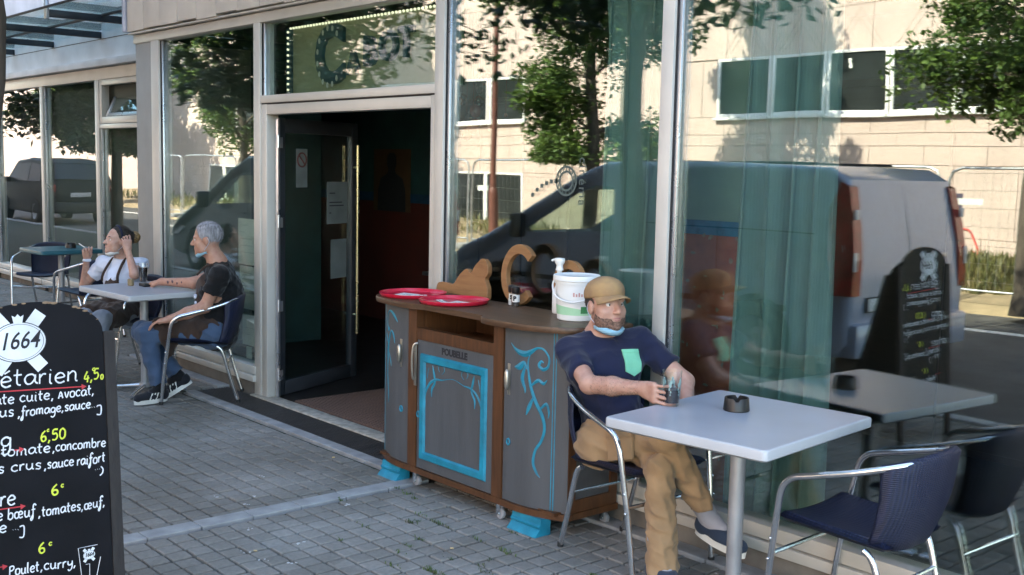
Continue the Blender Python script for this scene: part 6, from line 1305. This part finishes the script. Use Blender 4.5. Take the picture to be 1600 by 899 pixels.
for sd_ in (0, 1):
    for i in range(6):
        for j in range(15):
            a_ = math.radians(20+140*j/14); rr = i/5; x = .080*math.cos(a_)*(1+.02*rr); y = .082*math.sin(a_)*.95+rr*.085*math.sin(a_)**1.2; z = .040-.012*rr*rr-.030*(x/.08)**2*(.3+.7*rr)+(.0035 if sd_ == 0 else 0); vv.append(tuple(hr(x, y, z)-np.array(p1.location)))
n0 = 90
for i in range(5):
    for j in range(14): q = (i*15+j, i*15+j+1, (i+1)*15+j+1, (i+1)*15+j); ff.append(q); ff.append(tuple(n0+k for k in reversed(q)))
for j in range(14): ff.append((5*15+j, 5*15+j+1, n0+5*15+j+1, n0+5*15+j))
t = MB(); t.add(vv, ff); t.build('brim', M_cap, co, 'all')
h1_ = figure(p1, 'hair', [('e', hr(0, -.022, .018), (.0775, .09, .075), Rh, .01), ('p', hr(0, .022, 0), Rh@V3(0, 1, .1), .3), ('p', hr(0, 0, -.052), Rh@V3(0, .3, -1), .3)], M_hairb, .005); strands(h1_, 1500, .008, M_hairb, 'hair_strands', tuple(Rh@V3(0, -.4, -.5)))
bd_ = figure(p1, 'beard', [('e', hr(0, .036, -.083), (.0475, .0475, .0355), Rh, .025), ('e', hr(0, .078, -.100), (.0195, .0155, .0165), Rh, .02), ('e', hr(-.05, .03, -.07), (.0212, .0312, .0312), Rh, .02), ('e', hr(.05, .03, -.07), (.0212, .0312, .0312), Rh, .02), ('e', hr(0, .030, -.035), (.0592, .0612, .0812), Rh, .03), ('p', hr(0, .05, -.050), Rh@V3(0, .35, 1), .2), ('-e', hr(0, .094, -.0645), (.024, .03, .011), Rh, .01)], M_beard, .0035, wrinkle(.0006, 300, 8)); strands(bd_, 2600, .006, M_hairb, 'beard_hairs', tuple(Rh@V3(0, .1, -.5)), .0005)
def chin_mask(root, hr_, Rm, m, z=-.118, w_=.062):
    vv = []
    for i in range(5):
        for j in range(17):
            a_ = math.radians(-15+210*j/16); rr = w_+.006*math.sin(i/4*math.pi); vv.append(tuple(hr_(rr*math.cos(a_), .020+rr*1.06*math.sin(a_)-.012*abs(i-2)/2, z+.035*(i/4-.5)*(.5+.6*max(0, math.sin(a_)))+.02*(1-max(0, math.sin(a_))))-np.array(root.location)))
    t = MB(); t.add(vv, [(i*17+j, i*17+j+1, (i+1)*17+j+1, (i+1)*17+j) for i in range(4) for j in range(16)]); o = t.build('face_mask', m, root, 'all'); md = o.modifiers.new('thickness', 'SOLIDIFY'); md.thickness = .004
    for q in (-1, 1):
        t = MB(); t.tube(cr([tuple(hr_(q*x, y, z_)-np.array(root.location)) for x, y, z_ in ((w_*.99, .02, z+.03), (.075, -.002, -.06), (.078, -.03, -.02), (.078, -.02, .01))], 4), .0014, 5); t.build('ear_loop', M_wht, o, True)
    return o
chin_mask(p1, hr, Rh, M_mask)
# ------------------------------------------------------------------ the grey haired man
p2 = person('grey haired man in a black shirt and brown apron at the table', (-7.35, -.36, 0))
fw2, lf2 = V3(-.518, -.855, 0), V3(.855, -.518, 0)
hc = V3(-7.325, -.335, 1.142); Rh = head_frame(math.radians(232), math.radians(-4)); hr = (lambda c_, R_: (lambda x, y, z: c_+R_@V3(x, y, z)))(hc, Rh)
pel = V3(-7.31, -.26, .48); tt = V3(-7.265, -.255, .90); nb = tt+V3(-.015, -.02, .065); chest = pel*.3+tt*.7
shL, shR = tt+lf2*.175+V3(0, 0, .0), tt-lf2*.175; elL, wrL = V3(-7.165, -.43, .685), V3(-7.285, -.625, .60); elR, wrR = V3(-7.50, -.36, .815), V3(-7.77, -.475, .805)
hpL, hpR = pel+lf2*.09+fw2*.02, pel-lf2*.09+fw2*.02; knL, anL = V3(-7.47, -.73, .485), V3(-7.385, -.665, .095); knR, anR = V3(-7.63, -.69, .48), V3(-7.485, -.475, .14)
body = head_prims(hc, Rh)+[limb(nb, .058, hc+Rh@V3(0, -.02, -.06), .055, .03), limb(pel, .13, chest, .135, .05), limb(chest, .13, nb, .06, .06), limb(shR, .055, shL, .055, .06), limb(shL, .05, elL, .041), limb(elL, .042, elL*.5+wrL*.5, .040), limb(elL*.5+wrL*.5, .040, wrL, .027), limb(shR, .05, elR, .04), limb(elR, .041, wrR, .027),
    limb(hpL, .085, knL, .055, .03), limb(knL, .05, anL, .036), limb(hpR, .085, knR, .055, .03), limb(knR, .05, anR, .036), limb(anL, .03, anL+V3(.01, -.06, -.045), .02), limb(anR, .03, anR+fw2*.04-V3(0, 0, .05), .02)]
body += hand_prims(wrL, V3(-.62, -.72, -.18), V3(-.1, 0, -1), [(.3, .4, .3)]*4, [(.05, .035, .01), (.08, .045, .02), (.1, .04, .03)], 1.0, -1)
body += hand_prims(wrR, V3(-.93, -.30, -.12), V3(-.05, .1, -1), [(.35, .6, .4)]*4, [(.05, .035, .015), (.085, .035, .03), (.108, .025, .038)], 1.0, 1)
figure(p2, 'body', body, M_skin2, .0055)
shirt = [limb(pel+V3(0, 0, -.0), .145, chest, .152, .05), limb(chest, .145, nb-V3(0, 0, .025), .08, .05), limb(shR, .072, shL, .072, .06), limb(shL, .07, shL*.35+elL*.65, .068, .03), limb(shR, .07, shR*.35+elR*.65, .068, .03), ('p', shL*.42+elL*.58, elL-shL, .09), ('p', shR*.42+elR*.58, elR-shR, .09), ('p', nb+V3(0, 0, .03), V3(fw2[0]*.25, fw2[1]*.25, 1), .085)]
figure(p2, 'shirt', shirt, M_black, .007, wrinkle(.006, 25, 14))
apron = [limb(chest+fw2*.06+V3(0, 0, .04), .108, pel+fw2*.06+V3(0, 0, .05), .125, .05), limb(hpL+V3(0, 0, .02), .108, knL*.75+hpL*.25+V3(0, 0, .018), .082, .04), limb(hpR+V3(0, 0, .02), .108, knR*.75+hpR*.25+V3(0, 0, .018), .082, .04), limb(hpL*.4+knL*.6+V3(0, 0, .01), .08, hpR*.4+knR*.6+V3(0, 0, .01), .08, .05), limb(hpL*.35+knL*.65+lf2*.02, .06, hpL*.35+knL*.65+lf2*.035-V3(0, 0, .13), .035, .05)]
figure(p2, 'apron', apron, M_apron, .007, wrinkle(.009, 22, 15))
t = MB(); t.tube(cr([tuple(q-np.array(p2.location)) for q in (chest+fw2*.155+lf2*.07+V3(0, 0, .12), nb+lf2*.075+fw2*.06+V3(0, 0, .0), nb+lf2*.07-fw2*.055+V3(0, 0, .0), nb-fw2*.085)], 5), .008, 6); t.build('apron_strap', M_apron, p2, True)
pr_ = MB(); random.seed(3)
for k in range(22):
    q = chest+fw2*(.157)+lf2*random.uniform(-.05, .09)+V3(0, 0, random.uniform(-.17, -.02)); q = q+fw2*.01; pr_.ellip(tuple(q-np.array(p2.location)), (random.uniform(.006, .016), random.uniform(.006, .014), random.uniform(.006, .015)), 8, 6)
pr_.build('apron_print', M_wht, p2, True)
trous = [limb(hpL, .098, knL, .072, .03), limb(knL, .070, knL*.04+anL*.96, .058, .03), limb(hpR, .098, knR, .072, .03), limb(knR, .070, knR*.04+anR*.96, .058, .03), limb(hpL, .11, hpR, .11, .05), ('p', knL*.08+anL*.92, anL-knL, .085), ('p', knR*.1+anR*.9, anR-knR, .085)]
figure(p2, 'jeans', trous, M_jean, .007, wrinkle(.008, 24, 16))
sock(p2, knL, anL, V3(.1, -1, 0), M_black); sock(p2, knR, anR, fw2, M_black)
shoe(p2, anL+V3(0, 0, -.008), anL+V3(.02, -.25, 0), M_shoe2, stripe=True); upv = fw2*-.62+V3(0, 0, .78); shoe(p2, anR+V3(0, 0, -.0), anR+fw2*.2+V3(0, 0, .12), M_shoe2, upv*-1 if False else (V3(fw2[0]*.55, fw2[1]*.55, .83)), stripe=True)
head_extras(p2, hc, Rh, p2.location, M_skin2, brow=M_hairg)
h2_ = figure(p2, 'hair', [('e', hr(0, -.014, .036), (.0785, .099, .0905), Rh, .01), ('p', hr(0, .045, .035), Rh@V3(0, 1, -.35), .3), ('p', hr(0, 0, -.03), Rh@V3(0, .45, -1), .3)], M_hairg, .005, wrinkle(.0026, 170, 3)); strands(h2_, 4000, .013, M_hairg, 'hair_strands', tuple(Rh@V3(0, -.5, -.3)))
chin_mask(p2, hr, Rh, M_mask, -.112, .060)
t = MB(); t.tube([tuple(q-np.array(p2.location)) for q in [wrL+V3(.026*math.cos(k*.7854), .012*math.cos(k*.7854), .026*math.sin(k*.7854))-V3(-.012, -.02, 0) for k in range(8)]], .004, 6, True); t.build('bracelet', M_alu2, p2, True)
ti = MB()
for (f_, a_) in ((.25, .3), (.4, -.2), (.55, .5), (.7, .1)):
    q = elR*(1-f_)+wrR*f_; ti.ellip(tuple(q+V3(.0, -.034+.008*f_, .012*a_)-np.array(p2.location)), (.02, .006, .012), 10, 6)
ti.build('tattoo', mat('tattoo_ink', (.10, .06, .07), .6), p2, True)
# ------------------------------------------------------------------ the woman
p3 = person('woman in a white shirt and brown apron with both hands raised', (-8.62, -.45, 0))
fw3, lf3 = V3(.49, -.87, 0), V3(.87, .49, 0)
hc = V3(-8.69, -.44, 1.045); Rh = head_frame(math.radians(272), math.radians(9)); hr = (lambda c_, R_: (lambda x, y, z: c_+R_@V3(x, y, z)))(hc, Rh)
pel = V3(-8.66, -.41, .48); tt = V3(-8.70, -.39, .845); nb = tt+V3(.0, -.0, .055); chest = pel*.3+tt*.7
shR, shL = V3(-8.855, -.485, .85), V3(-8.545, -.315, .855); elR, wrR = V3(-9.06, -.575, .66), V3(-8.905, -.605, .90); elL, wrL = V3(-8.385, -.43, .80), V3(-8.475, -.445, .985)
hpL, hpR = pel+lf3*.09, pel-lf3*.09; knL, anL = V3(-8.22, -.76, .495), V3(-8.25, -.80, .09); knR, anR = V3(-8.40, -.84, .495), V3(-8.44, -.86, .09)
body = head_prims(hc, Rh, .95, True)+[limb(nb, .046, hc+Rh@V3(0, -.02, -.06), .045, .03), limb(pel, .125, chest, .115, .05), limb(chest, .11, nb, .05, .06), limb(shR, .045, shL, .045, .05), limb(shR, .042, elR, .034), limb(elR, .035, wrR, .022), limb(shL, .042, elL, .034), limb(elL, .035, wrL, .022), limb(hpL, .085, knL, .05, .03), limb(knL, .047, anL, .033), limb(hpR, .085, knR, .05, .03), limb(knR, .047, anR, .033)]
body += hand_prims(wrR, V3(.45, -.1, .88), V3(.85, -.3, -.4), [(.5, .9, .6), (.6, .9, .6), (.8, 1., .7), (.9, 1., .7)], [(.05, .03, .02), (.08, .02, .04), (.095, .01, .05)], .9, 1)
body += hand_prims(wrL, V3(-.3, .05, .95), V3(-.9, .1, -.3), [(.4, .6, .5), (.5, .7, .5), (.6, .8, .5), (.7, .8, .6)], [(.05, .03, .02), (.08, .025, .04), (.1, .02, .045)], .9, -1)
figure(p3, 'body', body, M_skin3, .0055)
shirt = [limb(pel, .14, chest, .135, .05), limb(chest, .13, nb-V3(0, 0, .025), .068, .05), limb(shR, .062, shL, .062, .06), limb(chest+lf3*.05+fw3*.06, .075, chest-lf3*.05+fw3*.06, .075, .04), limb(shR, .062, shR*.45+elR*.55, .062, .03), limb(shL, .062, shL*.45+elL*.55, .062, .03), ('p', shR*.5+elR*.5, elR-shR, .085), ('p', shL*.5+elL*.5, elL-shL, .085), ('p', nb+V3(0, 0, .025), V3(fw3[0]*.3, fw3[1]*.3, 1), .075)]
figure(p3, 'shirt', shirt, M_wht, .007, wrinkle(.0065, 25, 24))
apron = [limb(chest+fw3*.075+V3(0, 0, -.03), .098, pel+fw3*.06+V3(0, 0, .05), .118, .05), limb(hpL+V3(0, 0, .02), .108, knL*.8+hpL*.2+V3(0, 0, .015), .08, .04), limb(hpR+V3(0, 0, .02), .108, knR*.8+hpR*.2+V3(0, 0, .015), .08, .04), limb(hpL*.4+knL*.6, .085, hpR*.4+knR*.6, .085, .06), limb(knL+V3(-.05, .05, -.02), .07, knL+V3(-.04, .05, -.2), .05, .05)]
figure(p3, 'apron', apron, M_apron, .007, wrinkle(.01, 22, 25))
for s_ in (-1, 1):
    t = MB(); t.tube(cr([tuple(q-np.array(p3.location)) for q in (chest+fw3*.165+lf3*s_*.075+V3(0, 0, -.0), chest+fw3*.15+lf3*s_*.07+V3(0, 0, .06), nb+lf3*s_*.06+fw3*.055, nb+lf3*s_*.055-fw3*.04+V3(0, 0, .01))], 5), .011, 6); t.build('apron_strap', M_apron, p3, True)
pr_ = MB()
for k in range(16): q = chest+fw3*.17+lf3*random.uniform(-.07, .07)+V3(0, 0, random.uniform(-.10, -.05)); pr_.ellip(tuple(q-np.array(p3.location)), (.013, .012, .009), 8, 6)
pr_.build('apron_print', M_wht, p3, True)
trous = [limb(hpL, .095, knL, .068, .03), limb(knL, .066, anL, .055, .03), limb(hpR, .095, knR, .068, .03), limb(knR, .066, anR, .055, .03), limb(hpL, .105, hpR, .105, .05)]
figure(p3, 'jeans', trous, M_jean2, .007, wrinkle(.004, 22, 26))
shoe(p3, anL, anL+V3(.12, -.2, 0), M_shoe2); shoe(p3, anR, anR+V3(.12, -.2, 0), M_shoe2)
head_extras(p3, hc, Rh, p3.location, M_skin3, .95)
h3_ = figure(p3, 'hair', [('e', hr(0, -.018, .032), (.076, .096, .088), Rh, .01), ('e', hr(0, -.12, .045), (.05, .045, .045), Rh, .02), ('p', hr(0, .03, .05), Rh@V3(0, 1, -.5), .3), ('p', hr(0, 0, -.04), Rh@V3(0, .5, -1), .3)], M_hairb, .005, wrinkle(.0028, 140, 5)); strands(h3_, 3500, .018, M_hairb, 'hair_strands', tuple(Rh@V3(0, -.8, -.2)))
figure(p3, 'hair_bun', [('e', hr(.0, -.135, .045), (.055, .045, .05), Rh, .02)], M_hairbl, .005, wrinkle(.003, 90, 6))
t = MB(); t.tube(cr([tuple(hr(.078*math.cos(a_), -.005+.0*math.sin(a_)+.02*math.sin(a_), .02+.098*math.sin(a_))-np.array(p3.location)) for a_ in [math.radians(k) for k in range(-10, 191, 20)]], 3), .009, 6); t.build('hair_band', M_navy, p3, True)
chin_mask(p3, lambda x, y, z: hc+Rh@V3(x, y, z)*.95, Rh, M_maskw, -.118, .058)
t = MB(); t.tube([tuple(q-np.array(p3.location)) for q in [wrR+V3(.024*math.cos(k*.7854), .024*math.sin(k*.7854), -.02) for k in range(8)]], .012, 8, True); t.build('wrist_band', M_wht, p3, True)
ci = MB(); q = wrR+V3(.045, -.03, .085); ci.tube([(0, 0, 0), (-.045, -.03, .03)], .004, 8); o = ci.build('cigarette', M_paper); o.location = tuple(q); tag(o, 'thin white cigarette in the raised hand of the woman', 'cigarette')
